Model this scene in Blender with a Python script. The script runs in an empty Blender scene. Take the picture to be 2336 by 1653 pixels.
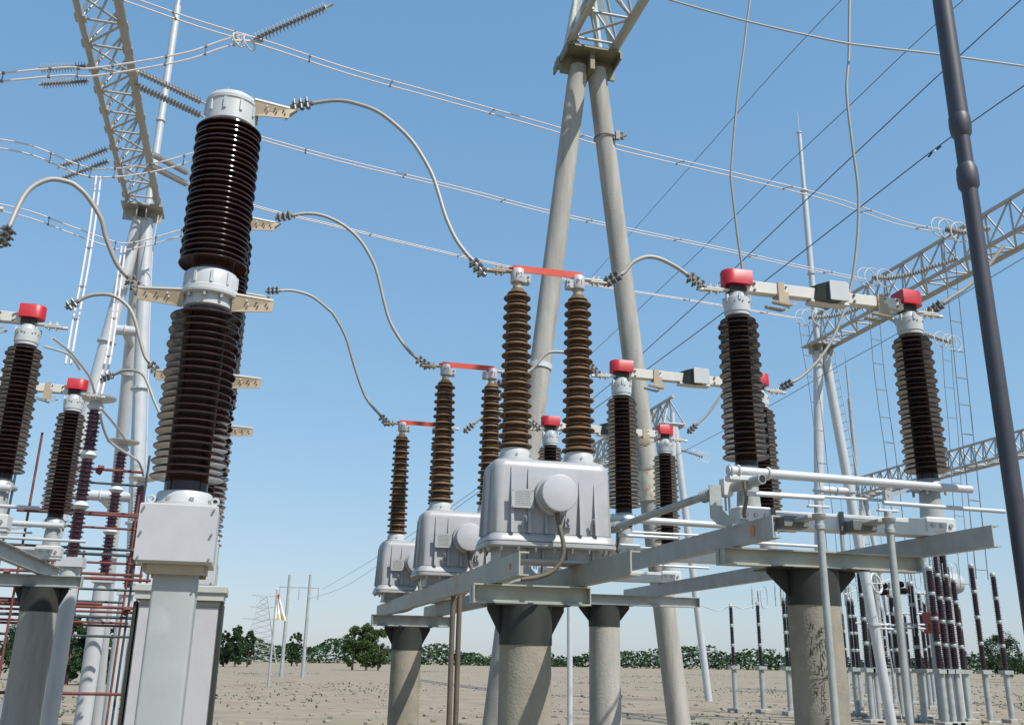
import bpy, math, random
from mathutils import Vector, Matrix
random.seed(7)
V = Vector
scn = bpy.context.scene
C = scn.collection

# ---------------------------------------------------------------- camera (pin-hole fitted to the photograph's vanishing points)
F, CX, CY, EYE = 2227.0, 1168.5, 769.0, 1.6
up = V((116.5, -6719, F)).normalized()
B_ = V((560 - CX, 1496 - CY, F)); B_ = (B_ - up * B_.dot(up)).normalized()
A_ = B_.cross(up)
if A_.x < 0: A_ = -A_
M3 = Matrix((A_, B_, up))
def ray(x, y): return M3 @ V((x - CX, y - CY, F))
def at(x, y, Y):
    d = ray(x, y); p = d * (Y / d.y); p.z += EYE; return p
def atZ(x, y, Z):
    d = ray(x, y); p = d * ((Z - EYE) / d.z); p.z += EYE; return p
def atX(x, y, X):
    d = ray(x, y); p = d * (X / d.x); p.z += EYE; return p
cam = bpy.data.cameras.new('camera'); camo = bpy.data.objects.new('camera', cam); C.objects.link(camo)
cam.sensor_width = 36; cam.lens = F / 2336 * 36; cam.shift_y = -57.5 / 2336
cam.clip_start = 0.1; cam.clip_end = 6000
cx, cy, cz = M3 @ V((1, 0, 0)), M3 @ V((0, -1, 0)), M3 @ V((0, 0, -1))
camo.matrix_world = Matrix(((cx.x, cy.x, cz.x, 0), (cx.y, cy.y, cz.y, 0), (cx.z, cy.z, cz.z, EYE), (0, 0, 0, 1)))
scn.camera = camo
scn.render.resolution_x, scn.render.resolution_y = 1024, 724
# ---------------------------------------------------------------- world, sun, exposure
L = V((-.125, .19, -.29)).normalized()                    # way the sunlight travels
w = bpy.data.worlds.new('World'); scn.world = w; w.use_nodes = True
nt = w.node_tree; bg = nt.nodes['Background']
sky = nt.nodes.new('ShaderNodeTexSky'); sky.sky_type = 'NISHITA'; sky.sun_disc = False
sky.sun_elevation = math.asin(-L.z); sky.sun_rotation = math.atan2(-L.x, -L.y)
sky.altitude = 1000; sky.air_density = 1.5; sky.dust_density = 1.0; sky.ozone_density = 3.0
bg.inputs[1].default_value = 0.10
# the camera's own tone response to the sky, the same for every direction
sc_ = nt.nodes.new('ShaderNodeSeparateColor'); cc_ = nt.nodes.new('ShaderNodeCombineColor'); nt.links.new(sky.outputs[0], sc_.inputs[0])
for i_, (gm, gn) in enumerate(((.688, .1434), (.514, .2329), (.44, .3263))):
    p_ = nt.nodes.new('ShaderNodeMath'); p_.operation = 'POWER'; p_.inputs[1].default_value = gm; nt.links.new(sc_.outputs[i_], p_.inputs[0])
    g_ = nt.nodes.new('ShaderNodeMath'); g_.operation = 'MULTIPLY'; g_.inputs[1].default_value = gn/.10; nt.links.new(p_.outputs[0], g_.inputs[0]); nt.links.new(g_.outputs[0], cc_.inputs[i_])
nt.links.new(cc_.outputs[0], bg.inputs[0])
sun = bpy.data.lights.new('sun', 'SUN'); sun.energy = 5.0; sun.angle = math.radians(.53); sun.color = (1, .955, .89)
suno = bpy.data.objects.new('sun', sun); C.objects.link(suno)
suno.rotation_euler = L.to_track_quat('-Z', 'Y').to_euler(); suno.location = (6, -8, 14)
vs = scn.view_settings
vs.view_transform = 'Standard'; vs.look = 'None'; vs.exposure = 0.16; vs.gamma = 1; vs.use_curve_mapping = False

# ---------------------------------------------------------------- materials
def mat(name, col, rough=.5, metal=0, var=.12, scale=6, stain=None, stain_amt=.5, stain_scale=2.5, bump=.0, bscale=40, spec=.5, coat=0, streak=False):
    m = bpy.data.materials.new(name); m.use_nodes = True; t = m.node_tree; N = t.nodes; Lk = t.links
    b = N['Principled BSDF']; b.inputs['Roughness'].default_value = rough; b.inputs['Metallic'].default_value = metal
    b.inputs['Specular IOR Level'].default_value = spec
    if coat: b.inputs['Coat Weight'].default_value = coat; b.inputs['Coat Roughness'].default_value = .05
    tc = N.new('ShaderNodeTexCoord')
    geo = N.new('ShaderNodeNewGeometry')
    mp = N.new('ShaderNodeMapping'); Lk.new(geo.outputs['Position'], mp.inputs[0])
    if streak: mp.inputs['Scale'].default_value = (3, 3, .35)
    n1 = N.new('ShaderNodeTexNoise'); n1.inputs['Scale'].default_value = scale; n1.inputs['Detail'].default_value = 6; n1.inputs['Roughness'].default_value = .65
    Lk.new(mp.outputs[0], n1.inputs[0])
    r1 = N.new('ShaderNodeMapRange'); r1.inputs[1].default_value = .3; r1.inputs[2].default_value = .7
    r1.inputs[3].default_value = 1 - var; r1.inputs[4].default_value = 1 + var; Lk.new(n1.outputs[0], r1.inputs[0])
    mx = N.new('ShaderNodeVectorMath'); mx.operation = 'SCALE'; mx.inputs[0].default_value = col; Lk.new(r1.outputs[0], mx.inputs[3])
    out = mx.outputs[0]
    if stain:
        n2 = N.new('ShaderNodeTexNoise'); n2.inputs['Scale'].default_value = stain_scale; n2.inputs['Detail'].default_value = 7; n2.inputs['Roughness'].default_value = .6
        Lk.new(mp.outputs[0], n2.inputs[0])
        r2 = N.new('ShaderNodeMapRange'); r2.inputs[1].default_value = .56; r2.inputs[2].default_value = .72; r2.inputs[3].default_value = 0; r2.inputs[4].default_value = stain_amt
        Lk.new(n2.outputs[0], r2.inputs[0])
        mi = N.new('ShaderNodeMix'); mi.data_type = 'RGBA'; Lk.new(r2.outputs[0], mi.inputs[0]); Lk.new(out, mi.inputs[6]); mi.inputs[7].default_value = (*stain, 1)
        out = mi.outputs[2]
    Lk.new(out, b.inputs['Base Color'])
    rr = N.new('ShaderNodeMapRange'); rr.inputs[3].default_value = max(0, rough - .08); rr.inputs[4].default_value = min(1, rough + .08)
    Lk.new(n1.outputs[0], rr.inputs[0]); Lk.new(rr.outputs[0], b.inputs['Roughness'])
    if bump:
        n3 = N.new('ShaderNodeTexNoise'); n3.inputs['Scale'].default_value = bscale; n3.inputs['Detail'].default_value = 4; Lk.new(geo.outputs['Position'], n3.inputs[0])
        bp = N.new('ShaderNodeBump'); bp.inputs['Strength'].default_value = bump; bp.inputs['Distance'].default_value = .01
        Lk.new(n3.outputs[0], bp.inputs['Height']); Lk.new(bp.outputs[0], b.inputs['Normal'])
    return m
GALV = mat('galvanised_steel', (.35, .372, .362), .48, .2, .16, 6, (.30, .22, .14), .5, 2.2, .15, 30)
GALV2 = mat('galvanised_channel_rusty', (.33, .345, .30), .5, .12, .16, 5, (.36, .19, .08), .85, 2.6, .15, 30)
BASEM = mat('aluminium_profile', (.58, .59, .58), .45, .2, .06, 5, (.40, .25, .14), .35, 2.0)
TUBE = mat('white_zinc_tube', (.48, .50, .51), .42, .15, .06, 3)
TRUSS = mat('zinc_truss', (.37, .37, .35), .5, .2, .1, 8, (.30, .22, .15), .3, 3)
GREY = mat('grey_tank_paint', (.335, .338, .345), .40, 0, .06, 8, (.25, .24, .21), .35, 5)
GREYB = mat('grey_cover_paint', (.41, .415, .425), .40, 0, .05, 6, (.34, .33, .30), .3, 4)
CAB = mat('cabinet_paint', (.40, .41, .39), .42, 0, .05, 10, (.40, .38, .32), .25, 6)
COLP = mat('column_paint', (.33, .355, .345), .45, 0, .08, 3, (.44, .46, .44), .6, 2.5)
CREAM = mat('cream_cast_metal', (.37, .30, .205), .5, .1, .08, 10, (.30, .24, .18), .3, 8)
WHITEC = mat('white_cast_flange', (.46, .48, .48), .4, 0, .04, 8, (.5, .48, .42), .2, 7)
PORC = mat('dark_brown_porcelain', (.031, .0125, .0098), .10, 0, .2, 5, None, spec=.45, coat=.0)
PORC2 = mat('brown_glaze_porcelain', (.026, .014, .010), .11, 0, .25, 5, None, spec=.28, coat=.0)
PORC3 = mat('purple_brown_porcelain', (.05, .014, .022), .2, 0, .2, 5)
RUBBER = mat('ochre_silicone_rubber', (.135, .082, .044), .55, 0, .15, 6, (.20, .15, .10), .6, 8, spec=.3)
RED = mat('red_cover_paint', (.42, .012, .020), .42, 0, .16, 9, (.36, .05, .045), .4, 9)
ORANGE = mat('vermilion_bar_paint', (.54, .052, .022), .5, 0, .15, 9, (.45, .13, .09), .5, 8)
ALU = mat('painted_aluminium_arm', (.56, .54, .49), .45, .1, .06, 5, (.6, .5, .4), .3, 3)
WIRE = mat('aluminium_conductor', (.33, .32, .29), .55, .2, .06, 20)
WIRE2 = mat('pale_twin_conductor', (.62, .58, .57), .55, .1, .06, 20)
DWIRE = mat('dark_line_wire', (.05, .07, .10), .6, 0, .05, 5)
DROPW = mat('dull_dropper_wire', (.16, .17, .18), .6, .1, .05, 5)
IRON = mat('dark_clamp_iron', (.16, .16, .15), .45, .4, .2, 20)
BOLT = mat('zinc_bolt', (.42, .40, .37), .35, .6, .1, 30)
RUST = mat('rusty_scaffold', (.15, .042, .036), .7, 0, .3, 6, (.30, .14, .07), .6, 4)
DGREEN = mat('dark_scaffold', (.035, .055, .06), .6, 0, .3, 6, (.2, .07, .05), .5, 3)
CONC = mat('spun_concrete', (.325, .315, .285), .85, 0, .22, 2.2, (.20, .19, .15), .75, 1.3, .5, 45, streak=True)
CONC2 = mat('weathered_concrete', (.25, .23, .18), .85, 0, .2, 4, (.40, .31, .20), .6, 3, .4, 60)
DARKS = mat('shade_dark_steel', (.022, .027, .022), .6, .1, .25, 4, (.06, .05, .035), .4, 3)  # darkened so the colour carries the column caps' shade; other dark parts share it
DARKS2 = mat('dull_grey_bracket', (.14, .15, .145), .55, .2, .2, 10)
DPOLE = mat('dark_near_pole', (.045, .046, .06), .5, 0, .2, 3)
CABLE = mat('cable_sheath', (.11, .09, .065), .6, 0, .15, 12)
BLACK = mat('black_ink', (.012, .012, .012), .7, 0, 0, 3)
SIGNR = mat('red_ink', (.22, .02, .02), .7, 0, 0, 3)
RINGM = mat('corona_ring_aluminium', (.56, .57, .57), .35, .1, .03, 8)
INSGREY = mat('grey_string_insulator', (.35, .34, .32), .3, 0, .15, 9)
TRPAINT = mat('red_equipment_paint', (.30, .05, .04), .5, 0, .2, 5)
BARK = mat('bark', (.11, .085, .06), .9, 0, .3, 8)
ORSP = mat('orange_paint_mark', (.62, .20, .05), .6, 0, .15, 14)

def leafmat(name, c):
    m = mat(name, c, .85, 0, .4, .9, spec=.1)
    m.node_tree.nodes['Principled BSDF'].inputs['Subsurface Weight'].default_value = 0
    return m
LEAF = leafmat('leaf_green', (.060, .095, .035)); LEAF2 = leafmat('leaf_dark', (.035, .065, .030))
GROUND = mat('sandy_ground', (.25, .205, .145), .95, 0, .22, .6, (.20, .20, .10), .7, .05, .6, 8)

# ---------------------------------------------------------------- mesh builder
def frame(d, ref=V((0, 0, 1))):
    d = d.normalized()
    if abs(d.dot(ref)) > .995: ref = V((0, 1, 0))
    s = d.cross(ref).normalized(); u = s.cross(d).normalized()
    return s, u, d
class MB:
    def __init__(s): s.v = []; s.f = []; s.sm = []
    def add(s, vs, fs, sm=False):
        o = len(s.v); s.v += [tuple(x) for x in vs]
        for f in fs: s.f.append([i + o for i in f]); s.sm.append(sm)
        return s
    def box(s, c, d, R=None, bev=0):
        hx, hy, hz = d[0] / 2, d[1] / 2, d[2] / 2; c = V(c)
        if bev:
            b = bev; lv = [(-hz, hx - b, hy - b), (-hz + b, hx, hy), (hz - b, hx, hy), (hz, hx - b, hy - b)]
            vs = []
            for z, x, y in lv:
                vs += [V((-x, -y, z)), V((x, -y, z)), V((x, y, z)), V((-x, y, z))]
            fs = [(3, 2, 1, 0), (12, 13, 14, 15)]
            for k in range(3):
                for i in range(4): j = (i + 1) % 4; fs.append((k*4+i, k*4+j, k*4+4+j, k*4+4+i))
        else:
            vs = [V((x, y, z)) for z in (-hz, hz) for x, y in ((-hx, -hy), (hx, -hy), (hx, hy), (-hx, hy))]
            fs = [(3, 2, 1, 0), (4, 5, 6, 7), (0, 1, 5, 4), (1, 2, 6, 5), (2, 3, 7, 6), (3, 0, 4, 7)]
        if R is not None: vs = [R @ v for v in vs]
        return s.add([c + v for v in vs], fs)
    def b2(s, p, q, bev=0):          # box from corner to corner
        p, q = V(p), V(q); return s.box((p + q) / 2, [abs(a) for a in (q - p)], None, bev)
    def ext(s, poly, p0, p1, ref=V((0, 0, 1)), sm=False):   # 2-D outline swept from p0 to p1
        p0, p1 = V(p0), V(p1); a, b, d = frame(p1 - p0, ref); n = len(poly)
        vs = [p0 + a * x + b * y for x, y in poly] + [p1 + a * x + b * y for x, y in poly]
        fs = [tuple(range(n)), tuple(range(2 * n - 1, n - 1, -1))] + [(i + n, (i + 1) % n + n, (i + 1) % n, i) for i in range(n)]
        return s.add(vs, fs, sm)
    def bar(s, p0, p1, w, h): return s.ext([(-w/2, -h/2), (w/2, -h/2), (w/2, h/2), (-w/2, h/2)], p0, p1)
    def cyl(s, p0, p1, r0, r1=None, n=16, caps=True):
        p0, p1 = V(p0), V(p1); r1 = r0 if r1 is None else r1; a, b, d = frame(p1 - p0)
        cs = [(math.cos(2*math.pi*i/n), math.sin(2*math.pi*i/n)) for i in range(n)]
        vs = [p0 + (a*c + b*q)*r0 for c, q in cs] + [p1 + (a*c + b*q)*r1 for c, q in cs]
        s.add(vs, [(i + n, (i+1) % n + n, (i+1) % n, i) for i in range(n)], True)
        if caps: s.add(vs[:n], [tuple(range(n))]); s.add(vs[n:], [tuple(reversed(range(n)))])
        return s
    def tube(s, pts, r, n=8):
        pts = [V(p) for p in pts]; m = len(pts); vs = []; ref = V((0, 0, 1))
        t0 = (pts[1] - pts[0]).normalized()
        if abs(t0.z) > .9: ref = V((0, 1, 0))
        a = t0.cross(ref).normalized()
        for i, p in enumerate(pts):
            t = (pts[min(i+1, m-1)] - pts[max(i-1, 0)]).normalized()
            a = (a - t * a.dot(t)).normalized(); b = t.cross(a)
            rr = r[i] if isinstance(r, (list, tuple)) else r
            vs += [p + (a*math.cos(2*math.pi*k/n) + b*math.sin(2*math.pi*k/n))*rr for k in range(n)]
        fs = []
        for i in range(m-1):
            for k in range(n): j = (k+1) % n; fs.append((i*n+k, i*n+j, (i+1)*n+j, (i+1)*n+k))
        s.add(vs, fs, True); s.add(vs[:n], [tuple(reversed(range(n)))]); s.add(vs[-n:], [tuple(range(n))]); return s
    def lathe(s, o, prof, n=32, sm=True, axis=None):
        o = V(o); a, b, d = (V((1,0,0)), V((0,1,0)), V((0,0,1))) if axis is None else frame(V(axis))
        vs = []
        for r, z in prof:
            vs += [o + d*z + (a*math.cos(2*math.pi*k/n) + b*math.sin(2*math.pi*k/n))*max(r, 1e-5) for k in range(n)]
        fs = []; m = len(prof)
        for i in range(m-1):
            for k in range(n):
                j = (k+1) % n; q = (i*n+k, i*n+j, (i+1)*n+j, (i+1)*n+k)
                fs.append(q if axis is None else q[::-1])
        return s.add(vs, fs, sm)
    def torus(s, c, R, r, axis=(0,0,1), n=32, k=8):
        c = V(c); a, b, d = frame(V(axis)); vs = []; fs = []
        for i in range(n):
            u = 2*math.pi*i/n; e = a*math.cos(u) + b*math.sin(u)
            for j in range(k): q = 2*math.pi*j/k; vs.append(c + e*(R + r*math.cos(q)) + d*r*math.sin(q))
        for i in range(n):
            for j in range(k): fs.append((i*k+j, ((i+1)%n)*k+j, ((i+1)%n)*k+(j+1)%k, i*k+(j+1)%k))
        return s.add(vs, fs, True)
    def loft(s, levels, c=(0,0,0), seg=6, sm=True):    # rounded rectangles (z, hx, hy, r) stacked
        c = V(c); vs = []; n = 4*(seg+1)
        for z, hx, hy, r in levels:
            for q, (sx, sy) in enumerate(((1,1), (-1,1), (-1,-1), (1,-1))):
                for k in range(seg+1):
                    t = math.pi/2*(q + k/seg); vs.append(c + V((sx*(hx-r) + r*math.cos(t), sy*(hy-r) + r*math.sin(t), z)))
        fs = []
        for i in range(len(levels)-1):
            for k in range(n): j = (k+1) % n; fs.append((i*n+k, i*n+j, (i+1)*n+j, (i+1)*n+k))
        s.add(vs, fs, sm); s.add(vs[:n], [tuple(reversed(range(n)))]); s.add(vs[-n:], [tuple(range(n))]); return s
    def hexb(s, p, d, r=.014, h=.012): return s.cyl(p, V(p) + V(d).normalized()*h, r, n=6)
    def build(s, name, m, parent=None, loc=None):
        me = bpy.data.meshes.new(name); me.from_pydata(s.v, [], s.f); me.polygons.foreach_set('use_smooth', s.sm)
        me.materials.append(m); me.update(); me.set_sharp_from_angle(angle=math.radians(38))
        o = bpy.data.objects.new(name, me); C.objects.link(o)
        if parent: o.parent = parent
        if loc is not None: o.location = loc
        return o
def tag(o, label=None, cat=None, group=None, kind=None):
    if label: o['label'] = label
    if cat: o['category'] = cat
    if group: o['group'] = group
    if kind: o['kind'] = kind
    return o
def thing(name, label, cat, loc=(0,0,0), group=None):
    o = bpy.data.objects.new(name, None); C.objects.link(o); o.location = loc; o.empty_display_size = .1
    return tag(o, label, cat, group)
KIDS = {}
def dup(o, loc=None, label=None, parent=None):
    c = o.copy(); C.objects.link(c)
    if parent: c.parent = parent
    if loc is not None: c.location = loc
    if label: c['label'] = label
    for ch in [k for k in bpy.data.objects if k.parent == o]: dup(ch, parent=c)
    return c
def smooth_pts(P, n=6):
    out = []
    for i in range(len(P)-1):
        a, b, c, d = P[max(i-1, 0)], P[i], P[i+1], P[min(i+2, len(P)-1)]
        for k in range(n):
            t = k/n
            out.append(.5*((2*b) + (c-a)*t + (2*a - 5*b + 4*c - d)*t*t + (3*b - a - 3*c + d)*t**3))
    out.append(P[-1]); return out
def path(px, Y0, Y1, n=6):           # a hanging run surveyed at picture points, its depth going evenly from Y0 to Y1
    ls = [0]
    for a, b in zip(px, px[1:]): ls.append(ls[-1] + math.hypot(b[0]-a[0], b[1]-a[1]))
    return smooth_pts([at(x, y, 1/((1-l/ls[-1])/Y0 + l/ls[-1]/Y1)) for (x, y), l in zip(px, ls)], n)

def sheds(z0, z1, n, core, big, small, th=.012, droop=.02, core1=None, big1=None):   # porcelain profile from bottom to top
    pr = [(core, z0)]; dz = (z1 - z0)/n
    for i in range(n):
        t = i/max(1, n-1); k = core + ((core1 or core) - core)*t; R = (big if i % 2 == 0 else small) + ((big1 or big) - big)*t; z = z0 + dz*(i + .18)
        pr += [(k, z), (k + (R-k)*.5, z - droop*.15), (R - th*.45, z - droop*.45), (R, z - droop*.35 + th*.25), (R - th*.15, z - droop*.2 + th*.7), (R - th*.9, z - droop*.1 + th), (k + (R-k)*.35, z + th + droop*.35), (k, z + th + droop*.75)]
    pr.append((core1 or core, z1)); return pr

# ---------------------------------------------------------------- setting: ground
g = MB(); N_ = 60; ext = []
for i in range(N_+1):
    t = (i/N_*2 - 1); ext.append(math.copysign(abs(t)**3*3000 + abs(t)*60, t))
vs = [(x, y + 20, (random.random()-.5)*.05 if abs(x) < 200 and abs(y) < 200 else 0) for y in ext for x in ext]
g.add(vs, [(j*(N_+1)+i, j*(N_+1)+i+1, (j+1)*(N_+1)+i+1, (j+1)*(N_+1)+i) for j in range(N_) for i in range(N_)], True)
tag(g.build('ground', GROUND), kind='structure')

Y1, S = 6.69, 2.62
# ---------------------------------------------------------------- columns and steel frames
def C_prof(h, b, t=.012): # channel, web at x=0, flanges to +x
    return [(0, -h/2), (b, -h/2), (b, -h/2+t), (t, -h/2+t), (t, h/2-t), (b, h/2-t), (b, h/2), (0, h/2)]
def I_prof(h, b, t=.010):
    return [(-b/2, -h/2), (b/2, -h/2), (b/2, -h/2+t), (t/2, -h/2+t), (t/2, h/2-t), (b/2, h/2-t), (b/2, h/2), (-b/2, h/2), (-b/2, h/2-t), (-t/2, h/2-t), (-t/2, -h/2+t), (-b/2, -h/2+t)]
def column(x, y, ztop, r, label, group, m=CONC2, marks=0, plate=.34):
    t = thing('concrete_column', label, 'column', (x, y, 0), group)
    b = MB().cyl((0,0,0), (0,0,ztop-.26), r+.012, r, 32)
    b.build('shaft', m, t)
    c = MB().cyl((0,0,ztop-.26), (0,0,ztop-.008), r+.006, r+.006, 32)
    c.box((0,0,ztop-.004), (plate*1.62, plate*.86, .008)).build('steel_cap', DARKS, t)
    for s in (-1, 1):
        q = MB(); x0, x1 = s*(r+.0065), s*plate*.8
        vs_ = [(x0, y_, z_) for y_ in (-.006, .006) for z_ in (ztop-.2, ztop-.009)] + [(x1, y_, z_) for y_ in (-.006, .006) for z_ in (ztop-.035, ztop-.009)]
        q.add(vs_, [(0,1,3,2), (4,6,7,5), (0,4,5,1), (2,3,7,6), (1,5,7,3), (0,2,6,4)]).build('gusset', DARKS, t)
        q = MB(); y1 = plate*.42
        vs_ = [(x_, s*y_, z_) for x_ in (-.006, .006) for y_, z_ in ((r+.0065, ztop-.2), (r+.0065, ztop-.009), (y1, ztop-.009), (y1, ztop-.03))]
        q.add(vs_, [(0,1,2,3), (7,6,5,4), (0,4,5,1), (1,5,6,2), (2,6,7,3), (3,7,4,0)]).build('gusset', DARKS, t)
    if marks:
        k = MB(); rnd = random.Random(5)
        for col_ in range(3):
            for row in range(9 if col_ else 6):
                a0 = -2.25 + col_*.28 + rnd.uniform(-.03, .03); z0 = ztop - .42 - row*.085 + rnd.uniform(-.02, .02)
                for s_ in range(rnd.randint(3, 5)):
                    a1, z1_ = a0 + rnd.uniform(-.07, .07), z0 + rnd.uniform(-.03, .03); hz = rnd.random() < .5
                    a2, z2 = (a1 + rnd.uniform(.06, .14), z1_ + .004) if hz else (a1 + rnd.uniform(-.05, .05), z1_ - rnd.uniform(.02, .05))
                    P = []
                    for q_ in range(4):
                        u = q_/3; aa = a1 + (a2-a1)*u; rr = r + .0125 - .012*0; P.append((rr*math.cos(aa), rr*math.sin(aa), z1_ + (z2-z1_)*u))
                    k.tube(P, .0028, 4)
        k.build('handwriting', BLACK, t)
    return t
DX, CXm = 4.10, 1.86      # disconnector frame and transformer frame centres
column(CXm-.03, Y1, 1.965, .175, 'weathered concrete column under the nearest grey oil tank, flared steel cap darkened as if shaded', 'concrete support columns')
column(CXm-.03, 12.0, 1.965, .175, 'small column with a shade-darkened cap under the farthest of the three grey oil tanks', 'concrete support columns')
column(DX-.06, Y1, 2.285, .19, 'thick concrete column with black handwriting at lower right', 'concrete support columns', marks=1, plate=.46)
column(DX+.2, 12.0, 2.285, .19, 'pale concrete column under the far end of the disconnector frame, middle of photo', 'concrete support columns', CONC, plate=.42)
def crossbeam(x0, x1, y, zt, label, m=GALV, h=.125, b=.13):
    t = thing('cross_beam', label, 'steel beam', ((x0+x1)/2, y, zt), 'steel cross beams on the columns')
    MB().ext(I_prof(h, b), (x0-(x0+x1)/2, 0, -h/2), (x1-(x0+x1)/2, 0, -h/2)).build('beam', m, t)
    for s in (x0 + .004, x1 - .004):
        MB().b2((s-(x0+x1)/2-.004, -b/2, -h+.011), (s-(x0+x1)/2+.004, b/2, -.011)).build('stiffener', m, t)
    return t
crossbeam(1.44, 2.27, Y1-.03, 2.095, 'short rusty I-beam on the column under the nearest grey tank', GALV2)
crossbeam(1.40, 2.36, 12.0, 2.095, 'short I-beam on the column under the farthest grey tank')
crossbeam(3.28, 4.93, Y1-.04, 2.415, 'long I-beam on the thick column with handwriting', GALV2)
crossbeam(3.75+.3, 5.28+.3, 12.0, 2.415, 'I-beam on the pale column between the tanks and the right column')
def channel(x, ya, yb, zb, h, side, label, m=GALV, mark=None):
    t = thing('steel_channel', label, 'steel channel', (x, (ya+yb)/2, zb), 'long steel channels carrying the equipment')
    d = (yb-ya)/2; pr = [(a*side, b) for a, b in C_prof(h, .065, .009)]
    if side < 0: pr = pr[::-1]
    MB().ext(pr, (0, -d, h/2), (0, d, h/2)).build('profile', m, t)
    if mark is not None:
        for yy, col_, sz in mark:
            q = MB(); n = 14
            pts = [(-.0015*side - .002, yy - t.location.y + math.cos(k/n*6.283)*sz*.8, h*.5 + math.sin(k/n*6.283)*sz) for k in range(n)]
            q.add(pts, [tuple(range(n))]).build('paint_mark', ORSP, t)
    return t
channel(1.575, 5.93, 13.0, 2.10, .145, 1, 'rusty steel channel under the left edge of the grey tanks', GALV2, [(6.15, 0, .02)])
channel(2.185, 5.62, 13.0, 2.10, .145, 1, 'rusty steel channel under the right edge of the grey tanks, sticking out furthest', GALV2)
channel(3.37, 6.02, 13.2, 2.42, .15, 1, 'steel channel with an orange paint spot under the left disconnector insulators', GALV, [(6.3, 0, .042)])
channel(5.02, 5.9, 13.2, 2.42, .15, 1, 'steel channel under the right disconnector insulators')
# left bay copies (only partly in the picture)
LBX = -7.33
column(DX-.06+LBX, Y1, 2.285, .19, 'concrete column of the left bay, beyond the left edge of the photo', 'concrete support columns')
column(DX+1.0+LBX, 12.0, 2.285, .19, 'concrete column at the left edge under the red-capped insulator', 'concrete support columns', CONC)
crossbeam(3.28+LBX, 5.3+LBX, Y1-.04, 2.415, 'I-beam on the nearest column of the left bay')
crossbeam(4.0+LBX, 5.5+LBX, 12.0, 2.415, 'I-beam under the red-capped insulator at the left edge')
channel(3.37+LBX, 6.02, 13.2, 2.42, .15, 1, 'steel channel of the left bay, outermost')
channel(5.02+LBX, 5.9, 13.2, 2.42, .15, 1, 'steel channel of the left bay under the red-capped insulator')

# ---------------------------------------------------------------- clamps used on cable ends
def clamp(parent, p, d, n=3, sc=1.0, m=IRON):
    p = V(p); d = V(d).normalized(); a, b, _ = frame(d)
    k = MB()
    k.cyl(p - d*.02*sc, p + d*(.05*n + .01)*sc, .019*sc, n=10)
    for i in range(n):
        q = p + d*(.05*i + .02)*sc
        k.box(q, (.034*sc, .075*sc, .036*sc), Matrix((a, b, d)).transposed(), .004*sc)
        for s in (-1, 1):
            k.cyl(q + b*.026*s*sc - a*.035*sc, q + b*.026*s*sc + a*.035*sc, .0075*sc, n=6)
            k.cyl(q + b*.026*s*sc - b*.02*sc - a*.03*sc, q + b*.026*s*sc + b*.02*sc - a*.03*sc, .009*sc, n=6)
    return k.build('cable_clamp', m, parent)
def cable(name, label, cat, pts, r, m=WIRE, group=None, n=8, ends=(0, 0), sc=1):
    o = V(pts[0]); t = thing(name, label, cat, o, group); P = [V(p) - o for p in pts]
    MB().tube(P, r, n).build('conductor', m, t)
    if ends[0]: clamp(t, P[0], P[0] - P[1], ends[0], sc)
    if ends[1]: clamp(t, P[-1], P[-1] - P[-2], ends[1], sc)
    return t

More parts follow.
